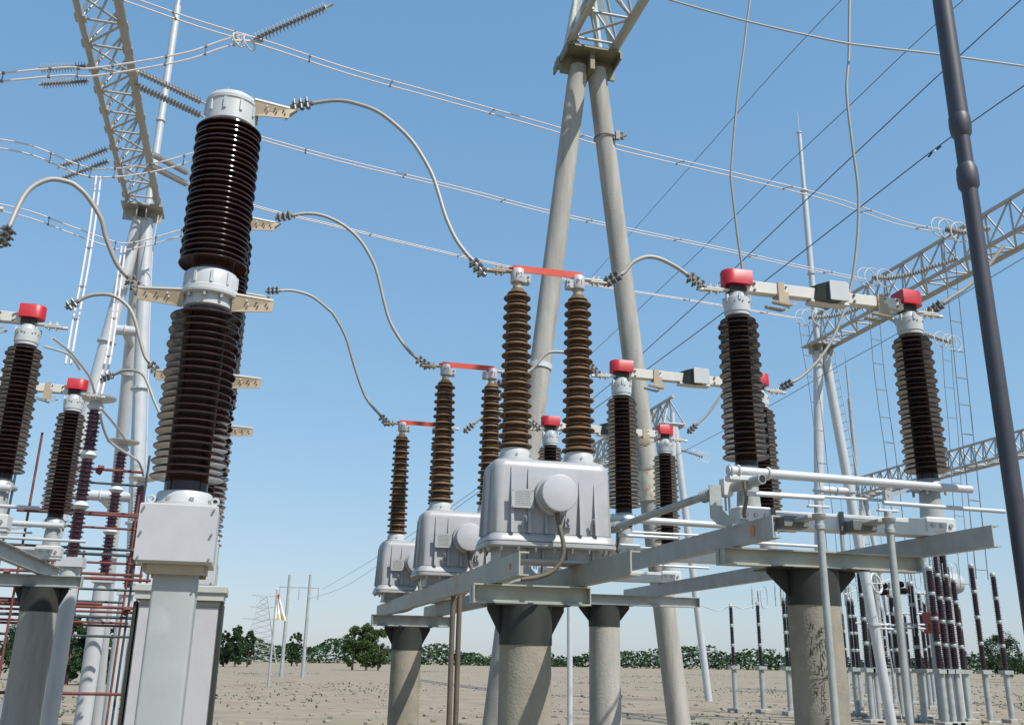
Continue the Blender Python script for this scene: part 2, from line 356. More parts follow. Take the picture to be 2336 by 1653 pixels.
# ---------------------------------------------------------------- current transformers
def make_ct(label):
    t = thing('current_transformer', label, 'current transformer', (1.965, Y1, 2.10), 'grey tank current transformers')
    Z = lambda z: z - 2.10
    lv = [(Z(2.4245), .436, .205, .07), (Z(2.43), .436, .21, .07), (Z(2.88), .424, .197, .07), (Z(2.915), .415, .189, .07), (Z(2.938), .397, .170, .065), (Z(2.948), .365, .14, .06), (Z(2.951), .30, .09, .05)]
    MB().loft(lv, seg=7).build('tank', GREY, t)
    fl = MB().loft([(Z(2.335), .458, .242, .09), (Z(2.342), .465, .249, .09), (Z(2.366), .465, .249, .09), (Z(2.368), .455, .24, .085)], seg=7)
    fl.loft([(Z(2.371), .455, .24, .085), (Z(2.374), .458, .243, .085), (Z(2.402), .450, .236, .085), (Z(2.424), .432, .217, .075)], seg=7)
    fl.build('tank_flange', GREY, t)
    # ribs pressed on the walls
    for i, x in enumerate((-.30, -.18, -.06, .19, .30)):
        top = (2.88, 2.87, 2.62, 2.80, 2.78)[i]
        q = MB(); y0 = -.195
        q.add([(x-.011, -.214, Z(2.426)), (x+.011, -.214, Z(2.426)), (x+.006, -.190, Z(top)), (x-.006, -.190, Z(top)),
               (x-.011, -.250, Z(2.426)), (x+.011, -.250, Z(2.426)), (x+.006, -.203, Z(top)), (x-.006, -.203, Z(top))],
              [(4,5,6,7), (5,1,2,6), (4,7,3,0), (7,6,2,3), (0,1,5,4)]).build('rib', GREY, t)
    for s in (-1, 1):
        for y in (-.1, .1):
            MB().add([(s*.43, y-.01, Z(2.426)), (s*.43, y+.01, Z(2.426)), (s*.418, y+.006, Z(2.87)), (s*.418, y-.006, Z(2.87)),
                      (s*.455, y-.01, Z(2.426)), (s*.455, y+.01, Z(2.426)), (s*.430, y+.006, Z(2.87)), (s*.430, y-.006, Z(2.87))],
                     [(4,5,6,7), (5,1,2,6), (4,7,3,0), (7,6,2,3)]).build('rib', GREY, t)
    for x in (-.37, -.25, -.13, 0, .13, .25, .37):
        for y in (-.222, .222): MB().cyl((x, y, Z(2.334)), (x, y, Z(2.318)), .013, n=6).cyl((x, y, Z(2.318)), (x, y, Z(2.306)), .007, n=6).build('flange_bolt', BOLT, t)
    for x in (-.438, .438):
        for y in (-.12, 0, .12): MB().cyl((x, y, Z(2.334)), (x, y, Z(2.312)), .012, n=6).build('flange_bolt', BOLT, t)
    # round terminal cover on the front
    cz_ = Z(2.685)
    MB().lathe((-.01, -.19, cz_), [(.0, .0), (.135, .0), (.137, .05), (.134, .056), (.137, .064), (.137, .082), (.128, .088), (.122, .09), (.122, .19), (.10, .19)], 40, axis=(0, -1, 0)).build('cover_housing', GREY, t)
    cv = MB().lathe((-.01, -.372, cz_), [(.126, .0), (.127, .014), (.124, .020), (.115, .023), (0, .026)], 40, axis=(0, -1, 0)); cv.build('round_cover', GREYB, t)
    # nameplate with rows of embossed lines
    npz = Z(2.655); pl = MB(); pl.b2((-.315, -.262, npz-.065), (-.16, -.258, npz+.065)); pn = pl.build('nameplate', mat('nameplate_metal', (.42, .43, .42), .4, .3, .04, 20) if 'nameplate_metal' not in bpy.data.materials else bpy.data.materials['nameplate_metal'], t)
    k = MB(); rnd = random.Random(3)
    for r_ in range(9):
        x = -.29 if r_ else -.275; z = npz + .050 - r_*.012
        while x < -.185 + (r_ == 0)*-.01:
            wd = rnd.uniform(.003, .010); k.b2((x, -.2625, z-.003), (min(x+wd, -.18), -.262, z+.003)); x += wd + .003
    tag(k.build('printed_rows', bpy.data.materials.get('plate_ink') or mat('plate_ink', (.13, .13, .13), .6, 0, 0, 5), pn), kind='stuff')
    for x in (-.305, -.17):
        for z in (npz+.055, npz-.055): MB().hexb((x, -.262, z), (0, -1, 0), .004, .004).build('plate_rivet', BOLT, pn)
    for x in (-.225, .265):   # lifting hooks
        MB().tube([(x, -.215, Z(2.44)), (x, -.235, Z(2.50)), (x+.004, -.25, Z(2.535)), (x+.014, -.262, Z(2.535)), (x+.018, -.262, Z(2.50))], .008, 8).build('lifting_hook', GREY, t)
    e = MB().b2((.075, -.235, Z(2.475)), (.125, -.222, Z(2.56))); e.tube([(.04, -.215, Z(2.43)), (.045, -.24, Z(2.48)), (.06, -.25, Z(2.55)), (.05, -.25, Z(2.60))], .008, 8)
    for z in (2.50, 2.535): e.hexb((.10, -.235, Z(z)), (0, -1, 0), .011, .02)
    e.build('earth_terminal', GREY, t)
    # base with stiffener plates
    bs = MB().b2((-.37, -.16, Z(2.2455)), (.37, .16, Z(2.262))).b2((-.36, -.13, Z(2.262)), (.36, .13, Z(2.335)))
    bs.build('base_frame', GREY, t)
    for x in (-.36, -.16, -.06, .12, .30):
        MB().b2((x-.004, -.158, Z(2.262)), (x+.004, -.131, Z(2.334))).build('base_stiffener', GREY, t)
    # cable from the cover
    cab_ = [(-.0, -.30, cz_-.11), (-.0, -.30, cz_-.16), (.012, -.32, cz_-.24), (.03, -.335, cz_-.34), (.02, -.34, cz_-.43), (-.04, -.34, cz_-.51), (-.14, -.34, cz_-.555), (-.26, -.335, cz_-.575)]
    MB().tube(smooth_pts([V(p) for p in cab_], 5), .016, 10).build('cable_conduit', CABLE, t)
    # bushings
    for j, (x, txt) in enumerate(((-.23, 'P2'), (.25, 'P1'))):
        MB().lathe((x, 0, 0), [(.0, Z(2.95)), (.135, Z(2.945)), (.135, Z(2.965)), (.112, Z(2.972)), (.112, Z(3.005)), (.10, Z(3.04)), (.0, Z(3.042))], 32).build('turret', WHITEC if j == 0 else WHITEC, t)
        for k_ in range(6):
            a = k_*1.047 + .4; MB().hexb((x+.112*math.cos(a), .112*math.sin(a), Z(2.99)), (math.cos(a), math.sin(a), 0), .008, .008).build('turret_bolt', BOLT, t)
        b = MB().lathe((x, 0, 0), [(.0, Z(3.04)), (.075, Z(3.04))] + [(r, z) for r, z in sheds(Z(3.06), Z(4.27), 32, .072, .124, .098, .008, .024, .048, .102)] + [(.0, Z(4.275))], 36)
        b.build('bushing', RUBBER, t)
        cp = MB().lathe((x, 0, 0), [(0, Z(4.268)), (.036, Z(4.268)), (.036, Z(4.325)), (0, Z(4.325))], 20); cp.build('bushing_neck', CREAM, t)
        MB().lathe((x, 0, 0), [(0, Z(4.322)), (.052, Z(4.322)), (.055, Z(4.328)), (.055, Z(4.425)), (.05, Z(4.432)), (0, Z(4.432))], 28).build('terminal_cap', GREYB, t)
        s = 1 if j == 0 else -1
        lug = MB().b2((x+s*.045, -.034, Z(4.32)), (x+s*.095, .034, Z(4.395)), .004).build('cap_lug', GREYB, t)
        for dz in (4.34, 4.375): MB().hexb((x+s*.078, -.034, Z(dz)), (0, -1, 0), .010, .012).build('lug_bolt', BOLT, lug)
        so = -s; pad = MB().b2((x+so*.05, -.03, Z(4.405)), (x+so*.20, .03, Z(4.418)), .002).b2((x+so*.10, -.028, Z(4.3925)), (x+so*.23, .028, Z(4.4045)), .002)
        pad.cyl((x+so*.21, 0, Z(4.40)), (x+so*.245, 0, Z(4.402)), .017, n=10)
        for xx in (.125, .165):
            for yy in (-.015, .015): pad.cyl((x+so*xx, yy, Z(4.375)), (x+so*xx, yy, Z(4.445)), .007, n=6)
        pad.build('terminal_pad', CREAM if j == 0 else ALU, t)
        # lettering
        cu = bpy.data.curves.new('txt', 'FONT'); cu.body = txt; cu.size = .058; cu.extrude = .0008; cu.align_x = 'CENTER'; cu.resolution_u = 3
        to = bpy.data.objects.new('txt', cu); C.objects.link(to)
        me = bpy.data.meshes.new_from_object(to.evaluated_get(bpy.context.evaluated_depsgraph_get())); bpy.data.objects.remove(to)
        for v_ in me.vertices:
            a = v_.co.x/.0555; rr = .0556 + v_.co.z; v_.co = V((rr*math.sin(a), -rr*math.cos(a), v_.co.y))
        me.materials.clear(); me.materials.append(bpy.data.materials['plate_ink'] if j == 0 else SIGNR)
        lo = bpy.data.objects.new('lettering', me); C.objects.link(lo); lo.parent = t; lo.location = (x, 0, Z(4.352))
    b = MB().ext([(-.004, -.004), (.055, -.004), (.055, .004), (.004, .004), (.004, .052), (-.004, .052)], (.29, -.035, Z(4.438)), (-.28, -.035, Z(4.438)))
    b = MB().b2((-.30, -.03, Z(4.433)), (.29, .03, Z(4.441))).b2((-.275, -.038, Z(4.402)), (.265, -.0305, Z(4.455)))
    b.build('red_link_bar', ORANGE, t)
    return t
ct = make_ct('nearest and largest grey tank transformer with two ochre insulators P2 and P1')
dup(ct, (1.965-.045, Y1+2.66, 2.10), 'middle grey tank transformer, half hidden behind the nearest one')
dup(ct, (1.965-.09, Y1+5.32, 2.10), 'farthest and smallest grey tank transformer, leftmost of the three')

# ---------------------------------------------------------------- disconnectors
def make_ds(label):
    t = thing('disconnector', label, 'disconnector', (4.355, Y1, 2.57), 'red-capped disconnector poles')
    Z = lambda z: z - 2.57; xl, xr = -.795, .795
    MB().b2((-.88, -.09, Z(2.574)), (.92, .07, Z(2.70)), .004).build('base_beam', BASEM, t)
    for s, x in ((-1, xl), (1, xr)):
        h = MB().b2((x-.13, -.1, Z(2.6)), (x+.13, .08, Z(2.72)), .01)
        h.build('bearing_bracket', BASEM, t)
        for dx in (-.08, .0, .08): MB().hexb((x+dx, -.1, Z(2.655)), (0, -1, 0), .017, .014).build('bracket_bolt', BOLT, t)
        MB().lathe((x, 0, 0), [(0, Z(2.72)), (.09, Z(2.72)), (.085, Z(2.80)), (.078, Z(2.93)), (.0, Z(2.94))], 28).build('bearing_post', GALV, t)
        q = MB().lathe((x, 0, 0), [(0, Z(2.94)), (.135, Z(2.94)), (.14, Z(2.948)), (.14, Z(2.962)), (.115, Z(2.972)), (.1, Z(3.01)), (.085, Z(3.03)), (0, Z(3.03))], 32)
        for k in range(4):
            a = .78 + k*1.571; q.cyl((x+.12*math.cos(a), .12*math.sin(a), Z(2.90)), (x+.12*math.cos(a), .12*math.sin(a), Z(2.99)), .011, n=8)
        q.build('bearing_flange', BASEM if s < 0 else GALV, t)
        MB().lathe((x, 0, 0), [(0, Z(3.03)), (.084, Z(3.03)), (.084, Z(3.09))] + sheds(Z(3.10), Z(4.235), 28, .082, .176, .158, .009, .018, .076, .160) + [(0, Z(4.24))], 40).build('insulator', PORC2, t)
        q = MB().lathe((x, 0, 0), [(0, Z(4.24)), (.088, Z(4.24)), (.098, Z(4.245)), (.098, Z(4.268)), (.104, Z(4.272)), (.108, Z(4.365)), (.108, Z(4.385)), (.098, Z(4.392)), (.07, Z(4.395)), (.06, Z(4.44)), (0, Z(4.44))], 32)
        for k in range(6):
            a = .3 + k*1.047; q.box((x+.104*math.cos(a), .104*math.sin(a), Z(4.385)), (.02, .02, .06), Matrix.Rotation(a, 3, 'Z'))
        q.build('cap_flange', WHITEC, t)
        for k in range(4):
            a = -2.2 + k*.6; MB().hexb((x+.107*math.cos(a), .107*math.sin(a), Z(4.345)), (math.cos(a), math.sin(a), 0), .007, .005).build('cap_bolt', IRON, t)
        MB().b2((x-.07, -.05, Z(4.44)), (x+.05, .05, Z(4.505)), .006).cyl((x, 0, Z(4.44)), (x, 0, Z(4.53)), .045, n=16).build('rotating_head', DARKS, t)
        # red cover: rounded outer side, flat inner side
        q = MB(); pts = []
        for k in range(9):
            a = math.pi/2 + math.pi*k/8; pts.append((s*-1*-0 + math.cos(a)*.085, math.sin(a)*.085))
        pts = [(-.04 + p[0] if s < 0 else .04 - p[0], p[1]) for p in pts] + ([(.11, -.085), (.11, .085)] if s < 0 else [(-.09, -.085), (-.09, .085)])
        n = len(pts)
        z0, z1 = Z(4.505), Z(4.63)
        vs_ = [(x+a, b, z0) for a, b in pts] + [(x+a, b, z1-.012) for a, b in pts] + [(x+a*.93, b*.9, z1) for a, b in pts]
        fs_ = [tuple(range(n)), tuple(range(2*n, 3*n))] + [(i, (i+1) % n, (i+1) % n + n, i+n) for i in range(n)] + [(i+n, (i+1) % n+n, (i+1) % n+2*n, i+2*n) for i in range(n)]
        q.add(vs_, fs_).build('red_cover', RED, t)
        pad = MB().b2((x+s*.05, -.03, Z(4.452)), (x+s*.27, .03, Z(4.466)), .002).b2((x+s*.13, -.027, Z(4.4385)), (x+s*.29, .027, Z(4.4515)), .002)
        for xx in (.17, .23):
            for yy in (-.015, .015): pad.cyl((x+s*xx, yy, Z(4.42)), (x+s*xx, yy, Z(4.50)), .007, n=6)
        pad.cyl((x+s*.29, 0, Z(4.445)), (x+s*.33, 0, Z(4.445)), .016, n=10).build('terminal_pad', ALU, t)
    # blade arms and middle contact
    a = MB().b2((-.72, -.045, Z(4.455)), (-.05, .035, Z(4.555)), .006); a.build('left_arm', ALU, t)
    b = MB().b2((-.02, -.045, Z(4.452)), (.74, .035, Z(4.548)), .006); b.build('right_arm', ALU, t)
    for x in (-.42, .50):
        k = MB().b2((x-.025, -.056, Z(4.445)), (x+.03, .045, Z(4.562)))
        k.b2((x-.03, -.066, Z(4.36)), (x+.06, -.056, Z(4.48)))
        for dy in (-.07, .05): k.bar((x-.10, dy, Z(4.375)), (x+.02, dy-.06, Z(4.335)), .05, .012); k.bar((x+.02, dy-.06, Z(4.335)), (x+.10, dy, Z(4.385)), .05, .012)
        k.build('arcing_bracket', CREAM, t)
        for dz in (4.465, 4.53): MB().hexb((x+.05, -.045, Z(dz)), (0, -1, 0), .008, .012).build('arm_bolt', IRON, t)
    q = MB(); sx0 = -.12
    q.add([(sx0, -.06, Z(4.44)), (sx0+.10, -.14, Z(4.42)), (sx0+.22, -.13, Z(4.44)), (sx0+.22, .1, Z(4.44)), (sx0, .08, Z(4.44)),
           (sx0+.03, -.07, Z(4.58)), (sx0+.10, -.14, Z(4.59)), (sx0+.22, -.13, Z(4.59)), (sx0+.22, .09, Z(4.61)), (sx0+.03, .08, Z(4.60))],
          [(4,3,2,1,0), (5,6,7,8,9), (0,1,6,5), (1,2,7,6), (2,3,8,7), (3,4,9,8), (4,0,5,9)]); q.build('contact_housing', DARKS, t)
    MB().box((.055, -.1435, Z(4.51)), (.165, .012, .17), None, .004).b2((.10, -.1374, Z(4.44)), (.155, .05, Z(4.59)), .004).build('contact_cover', WHITEC, t)
    MB().b2((-.15, -.055, Z(4.425)), (.20, .045, Z(4.452)), .006).build('contact_pan', ALU, t)
    for x in (-.66, .25, .66):
        for dz in (4.475, 4.53): MB().cyl((x, -.055, Z(dz-.008)), (x+.012, -.047, Z(dz+.008)), .011, n=6).build('arm_bolt', IRON, t)
    # earthing tube along the front, its clamps, end shaft stub and control rods
    MB().cyl((-1.10, -.29, Z(2.935)), (.95, -.29, Z(2.915)), .036, .030, 20).build('earthing_tube', TUBE, t)
    k = MB()
    for x in (-1.08, -1.02, -.78): k.torus((x, -.29, Z(2.933)), .040, .010, (1, 0, 0), 20, 6)
    k.b2((-1.10, -.32, Z(2.86)), (-.86, -.235, Z(2.905)), .01).build('tube_clamp', BASEM, t)
    s_ = MB().cyl((-.90, -.42, Z(2.865)), (-1.0, .02, Z(2.845)), .037, n=20).torus((-.935, -.27, Z(2.858)), .042, .009, (.2, -1, 0), 20, 6)
    s_.build('shaft_stub', GALV, t); MB().cyl((-.8995, -.4225, Z(2.865)), (-.8993, -.4235, Z(2.865)), .028, n=20).build('stub_hole', BLACK, t)
    for y_, zz, x0, x1 in ((.18, 2.875, -.7, .55), (-.32, 2.77, -.98, -.36)):
        MB().cyl((x0, y_, Z(zz)), (x1, y_, Z(zz)), .012 if y_ > 0 else .0165, n=12).build('control_rod', TUBE, t)
    MB().cyl((.14, -.32, Z(2.765)), (1.2, -.32, Z(2.755)), .0165, n=12).build('control_rod', TUBE, t)
    # hooked support plate at the left end, lever
    pl = [(-1.16, 2.86), (-1.16, 2.62), (-1.11, 2.575), (-1.0, 2.555), (-.86, 2.575), (-.86, 2.62), (-1.0, 2.625), (-1.06, 2.68), (-1.07, 2.86)]
    q = MB(); n = len(pl); q.add([(x, -.10, Z(z)) for x, z in pl] + [(x, -.088, Z(z)) for x, z in pl], [tuple(range(n))[::-1], tuple(range(n, 2*n))] + [(i, (i+1) % n, (i+1) % n+n, i+n) for i in range(n)])
    q.build('hook_plate', GALV, t)
    MB().tube(smooth_pts([V((-.98, -.30, Z(2.90))), V((-.985, -.31, Z(2.82))), V((-.975, -.31, Z(2.74))), V((-.985, -.28, Z(2.64))), V((-.95, -.22, Z(2.62)))], 5), .014, 8).build('copper_braid', CABLE, t)
    for dx in (-.22, -.19, -.05): MB().cyl((xl+dx, -.06, Z(2.68)), (xl+dx, -.06, Z(2.84)), .009, n=8).build('stud_bolt', BOLT, t)
    MB().b2((-1.05, -.12, Z(2.78)), (-.98, -.04, Z(2.92)), .01).build('bearing_block', BASEM, t)
    rr = MB().bar((.32, -.12, Z(2.86)), (.62, -.06, Z(2.93)), .03, .02).bar((.62, -.06, Z(2.93)), (.78, 0, Z(2.945)), .05, .012).b2((.30, -.13, Z(2.80)), (.36, -.09, Z(2.90)))
    rr.build('drive_lever', GALV, t)
    return t
ds = make_ds('nearest disconnector with two tall dark insulators and red caps at right')
dup(ds, (4.355, Y1+2.62, 2.57), 'middle disconnector, red cap just above the centre of its white arm')
dup(ds, (4.355, Y1+5.22, 2.57), 'farthest disconnector in the row behind the grey tanks, smallest red caps')
dup(ds, (4.355+LBX-.02, Y1, 2.57), 'nearest disconnector of the left bay, outside the left edge')
dup(ds, (4.355+LBX-.02, Y1+2.62, 2.57), 'middle disconnector of the left bay, at the left margin')
dup(ds, (4.355+LBX-.02, Y1+5.22, 2.57), 'left bay disconnector whose right red cap shows at the left edge')
# vertical operating pipes
for x, lb in ((3.885, 'left of the two grey-green vertical operating pipes at right'), (4.455, 'right of the two grey-green vertical operating pipes at right')):
    t = thing('operating_pipe', lb, 'pipe', (x, 6.27, -.055), 'vertical operating pipes')
    MB().cyl((0,0,0), (0,0,2.60), .026, n=20).build('pipe', GALV, t)
    MB().lathe((0,0,0), [(0, 2.585), (.036, 2.585), (.036, 2.615), (.03, 2.62), (.03, 2.65), (.045, 2.665), (.05, 2.69), (.03, 2.70), (.028, 2.735), (0, 2.735)], 24).b2((-.09, .0, 2.655), (.0, .25, 2.685), .008).build('bearing', GALV, t)
    MB().b2((-.17, .19, 2.615), (.03, .328, 2.70), .01).b2((-.20, .30, 2.60), (-.172, .329, 2.77)).build('mounting_bracket', DARKS2, t)
    MB().box((0, 0, 2.745), (.17, .035, .016), None, .004).cyl((-.065, 0, 2.735), (-.065, 0, 2.79), .008, n=8).cyl((.045, 0, 2.735), (.045, 0, 2.765), .008, n=8).build('crank', BASEM, t)
# shaft linking the poles
def shaft(x, y0, y1, z, label):
    t = thing('linking_shaft', label, 'shaft', (x, y0, z), 'linking shafts between the disconnectors')
    MB().cyl((0, .01, 0), (0, y1-y0-.01, 0), .030, n=20).build('tube', GALV, t)
    for yy in (0.0, y1-y0-.16):
        q = MB().cyl((0, yy, 0), (0, yy+.16, 0), .040, n=20)
        for k in range(4): q.torus((0, yy+.02+k*.04, 0), .041, .009, (0, 1, 0), 20, 6)
        q.build('coupling', GALV, t)
shaft(3.23, 6.62, 8.75, 2.80, 'thick grey tube rising to the right in front of the middle insulators')
shaft(3.23, 9.35, 11.4, 2.80, 'thick grey tube between the middle and the farthest disconnector')
shaft(4.05, 6.95, 8.9, 2.66, 'grey tube seen under the white base beam at right')

# ---------------------------------------------------------------- circuit breakers
def make_breaker(label):
    t = thing('circuit_breaker', label, 'circuit breaker', (-.505, 7.07, 0), 'tall dark two-stage circuit breakers')
    MB().loft([(0, .14, .14, .02), (2.17, .14, .14, .02)], c=(.01, 0, 0), seg=3).build('support_column', COLP, t)
    # mechanism box
    b = MB().loft([(2.165, .232, .24, .02), (2.17, .237, .245, .02), (2.545, .237, .245, .02), (2.553, .225, .235, .02)], seg=3); b.build('mechanism_box', CAB, t)
    fr = MB().b2((-.17, -.2, 2.10), (.19, -.17, 2.165)).b2((-.17, .17, 2.10), (.19, .2, 2.165)).b2((-.20, -.168, 2.12), (-.17, .168, 2.164)).b2((.17, -.168, 2.12), (.2, .168, 2.164)); fr.build('box_support', CREAM, t)
    MB().b2((-.252, -.262, 2.175), (.243, -.246, 2.545), .006).build('front_cover', GREYB, t)
    for x in (-.225, .215):
        for z in (2.20, 2.36, 2.52): MB().cyl((x, -.262, z), (x, -.285, z-.002), .008, n=8).build('cover_screw', BOLT, t)
    for x in (-.2, .21): MB().torus((x, -.16, 2.585), .022, .008, (0, 1, 0), 16, 6).cyl((x, -.16, 2.545), (x, -.16, 2.568), .012, n=8).build('lifting_eye', WHITEC, t)
    MB().lathe((0,0,0), [(0, 2.5535), (.215, 2.5535), (.215, 2.575), (.20, 2.58), (.188, 2.582), (.183, 2.645), (.175, 2.655), (.16, 2.658), (0, 2.66)], 48).build('lower_flange', WHITEC, t)
    for k in range(8):
        a = .3 + k*.785; MB().cyl((.2*math.cos(a), .2*math.sin(a), 2.58), (.2*math.cos(a), .2*math.sin(a), 2.605), .014, n=6).build('flange_bolt', BOLT, t)
    MB().lathe((0,0,0), [(0, 2.66), (.144, 2.66), (.144, 2.74)] + sheds(2.755, 3.965, 23, .142, .252, .236, .010, .020) + [(.145, 4.03), (0, 4.03)], 64).build('lower_insulator', PORC, t)
    # middle flange with terminals
    MB().lathe((0,0,0), [(0, 3.99), (.15, 3.99), (.172, 4.0), (.172, 4.07), (.18, 4.075), (.212, 4.08), (.216, 4.088), (.216, 4.105), (.208, 4.11), (.208, 4.133), (.195, 4.14), (.190, 4.145), (.190, 4.255), (.182, 4.268), (.15, 4.27), (0, 4.27)], 48).build('middle_flange', WHITEC, t)
    for k in range(10):
        a = .2 + k*.628; MB().cyl((.192*math.cos(a), .192*math.sin(a), 4.045), (.192*math.cos(a), .192*math.sin(a), 4.08), .014, n=6).build('flange_bolt', BOLT, t)
        c_, s_ = math.cos(a+.2), math.sin(a+.2)
        MB().box((.191*c_, .191*s_, 4.20), (.020, .018, .10), Matrix.Rotation(a+.2, 3, 'Z'), .006).build('flange_rib', WHITEC, t)
    def pad(name, side, z, l, mt, tongue=0, drop=.03):   # horizontal plate with a hanging drilled web
        q = MB(); x0, x1 = side*.17, side*(.19+l)
        q.add([(x0, -.11, z), (x1, -.05, z), (x1, .05, z), (x0, .11, z), (x0, -.11, z+.014), (x1, -.05, z+.014), (x1, .05, z+.014), (x0, .11, z+.014)],
              [(0,3,2,1) if side > 0 else (0,1,2,3), (4,5,6,7) if side > 0 else (7,6,5,4), (0,1,5,4), (1,2,6,5), (2,3,7,6), (3,0,4,7)])
        p_ = q.build(name, mt, t)
        wq = MB(); wq.add([(x0, -.075, z-.12), (x1, -.047, z-.085), (x1, -.047, z-.001), (x0, -.105, z-.001), (x0, -.065, z-.12), (x1, -.037, z-.085), (x1, -.037, z-.001), (x0, -.095, z-.001)],
               [(0,1,2,3), (7,6,5,4), (0,4,5,1), (1,5,6,2), (2,6,7,3), (3,7,4,0)]); wq.build('web_plate', CREAM, p_)
        if tongue:
            MB().add([(x1-side*.03, -.047, z-.07), (x1-side*.03, -.047, z-.003), (x1+side*tongue, -.014, z+.0-drop*.4), (x1+side*tongue, -.014, z-drop-.02), (x1-side*.03, .03, z-.07), (x1-side*.03, .03, z-.003), (x1+side*tongue, .014, z-drop*.4), (x1+side*tongue, .014, z-drop-.02)],
               [(0,1,2,3), (7,6,5,4), (0,4,5,1), (1,5,6,2), (2,6,7,3), (3,7,4,0)]).build('terminal_tongue', CREAM, p_)
        for i in range(3):
            u = .35 + .24*i; xx = x0 + (x1-x0)*u; yy = -.105 + .058*u
            for j in range(3): MB().cyl((xx + (j % 2)*.012, yy+.012*(1-j/2)+.002, z-.03-j*.025), (xx + (j % 2)*.012, yy-.010+.012*(j/2)*1, z-.03-j*.025), .0065, n=8).build('web_hole', IRON if i else RINGM, p_)
        return p_
    pad('terminal_plate', 1, 4.10, .27, ALU); pad('terminal_plate', -1, 4.10, .30, ALU, .05, -.03)
    MB().lathe((0,0,0), [(0, 4.27), (.150, 4.27)] + sheds(4.335, 5.49, 27, .150, .247, .237, .010, .018) + [(.15, 5.51), (0, 5.51)], 64).build('upper_insulator', PORC, t)
    MB().lathe((0,0,0), [(0, 5.50), (.182, 5.50), (.19, 5.51), (.19, 5.675), (.198, 5.68), (.20, 5.705), (.194, 5.71), (.188, 5.735), (.175, 5.745), (0, 5.75)], 48).build('top_cap', WHITEC, t)
    for k in range(10):
        a = .1 + k*.628; MB().box((.191*math.cos(a), .191*math.sin(a), 5.62), (.024, .02, .10), Matrix.Rotation(a, 3, 'Z'), .006).build('cap_rib', WHITEC, t)
        MB().cyl((.16*math.cos(a), .16*math.sin(a), 5.742), (.16*math.cos(a), .16*math.sin(a), 5.76), .014, n=6).build('cap_bolt', BOLT, t)
    pad('terminal_plate', 1, 5.725, .25, ALU, .06, -.045)
    return t
br = make_breaker('nearest and largest dark brown circuit breaker column at left')
dup(br, (-.56, 9.30, 0), 'middle circuit breaker, mostly hidden behind the nearest one')
dup(br, (-.62, 11.5, 0), 'farthest circuit breaker, showing only as rims and a low terminal plate')
# control cabinet between the columns
t = thing('control_cabinet', 'grey control cabinet with an overhanging roof behind the breaker column', 'cabinet', (-.545, 8.7, 0))
MB().b2((-.31, -.22, .35), (.31, .22, 2.02), .01).build('body', CAB, t)
MB().b2((-.30, -.18, 0), (.30, .18, .35)).build('plinth', CONC, t)
MB().b2((-.36, -.30, 2.075), (.355, .30, 2.135), .008).b2((-.34, -.28, 2.02), (.335, .28, 2.075)).build('roof', CAB, t)
for x0, x1 in ((-.30, -.005), (.005, .30)):
    d_ = MB().b2((x0, -.236, .42), (x1, -.221, 1.97), .004).build('door', GREYB, t)
    MB().b2((x1-.05 if x0 < 0 else x0+.03, -.25, 1.15), (x1-.03 if x0 < 0 else x0+.05, -.2365, 1.32)).build('handle', IRON, d_)
for x in (-.335, .325): MB().b2((x-.012, -.24, .0), (x+.012, .24, 2.0)).build('side_rail', DARKS, t)

# ---------------------------------------------------------------- cables between the machines
cable('jumper_cable', 'highest and longest jumper from the nearest breaker top down to P2', 'cable', path([(708, 237), (757, 230), (788, 231), (822, 239), (861, 254), (900, 282), (937, 318), (963, 355), (987, 400), (1002, 444), (1018, 496), (1044, 551), (1078, 594)], 7.07, 6.69), .0155, WIRE, 'looping jumper cables', 10, (3, 3))
cable('jumper_cable', 'middle looping jumper from the second breaker to the middle tank', 'cable', path([(664, 492), (699, 487), (738, 492), (783, 513), (822, 548), (851, 596), (863, 630), (876, 685), (889, 730), (910, 769), (936, 803), (953, 817)], 9.3, 9.35), .0165, WIRE, 'looping jumper cables', 10, (3, 3))
cable('jumper_cable', 'lowest looping jumper from the third breaker to the farthest tank', 'cable', path([(636, 663), (670, 663), (712, 676), (749, 705), (763, 720), (789, 768), (809, 835), (835, 906), (870, 949)], 11.5, 12.0), .0165, WIRE, 'looping jumper cables', 10, (3, 3))
cable('jumper_cable', 'jumper at left edge falling to the nearest breaker middle terminal', 'cable', path([(20, 520), (60, 440), (110, 410), (156, 415), (179, 428), (202, 451), (231, 498), (241, 537), (260, 587), (275, 613), (294, 633)], 6.69, 7.07), .0175, WIRE, 'looping jumper cables', 10, (3, 3))
cable('jumper_cable', 'second jumper at left, arching to the middle breaker behind the near one', 'cable', path([(175, 689), (202, 675), (234, 671), (262, 676), (291, 697), (307, 726), (317, 762), (330, 809), (343, 828)], 9.31, 9.3), .0175, WIRE, 'looping jumper cables', 10, (2, 3))
cable('jumper_cable', 'short arched jumper from the left red-capped insulator to the far breaker', 'cable', path([(258, 855), (268, 851), (281, 845), (307, 845), (328, 856), (341, 882), (351, 910), (367, 946), (378, 965)], 11.91, 11.5), .0175, WIRE, 'looping jumper cables', 10, (3, 0))
cable('jumper_cable', 'short arched jumper from P1 to the nearest red-capped insulator', 'cable', path([(1413, 628), (1425, 620), (1445, 598), (1475, 586), (1505, 590), (1540, 607), (1572, 629)], 6.69, 6.69), .0165, WIRE, 'looping jumper cables', 10, (3, 3))
cable('jumper_cable', 'arched jumper between the middle tank and the middle disconnector', 'cable', path([(1155, 870), (1185, 858), (1206, 848), (1225, 830), (1245, 808), (1265, 802), (1300, 806), (1330, 818), (1346, 833)], 9.35, 9.31), .0165, WIRE, 'looping jumper cables', 10, (3, 3))
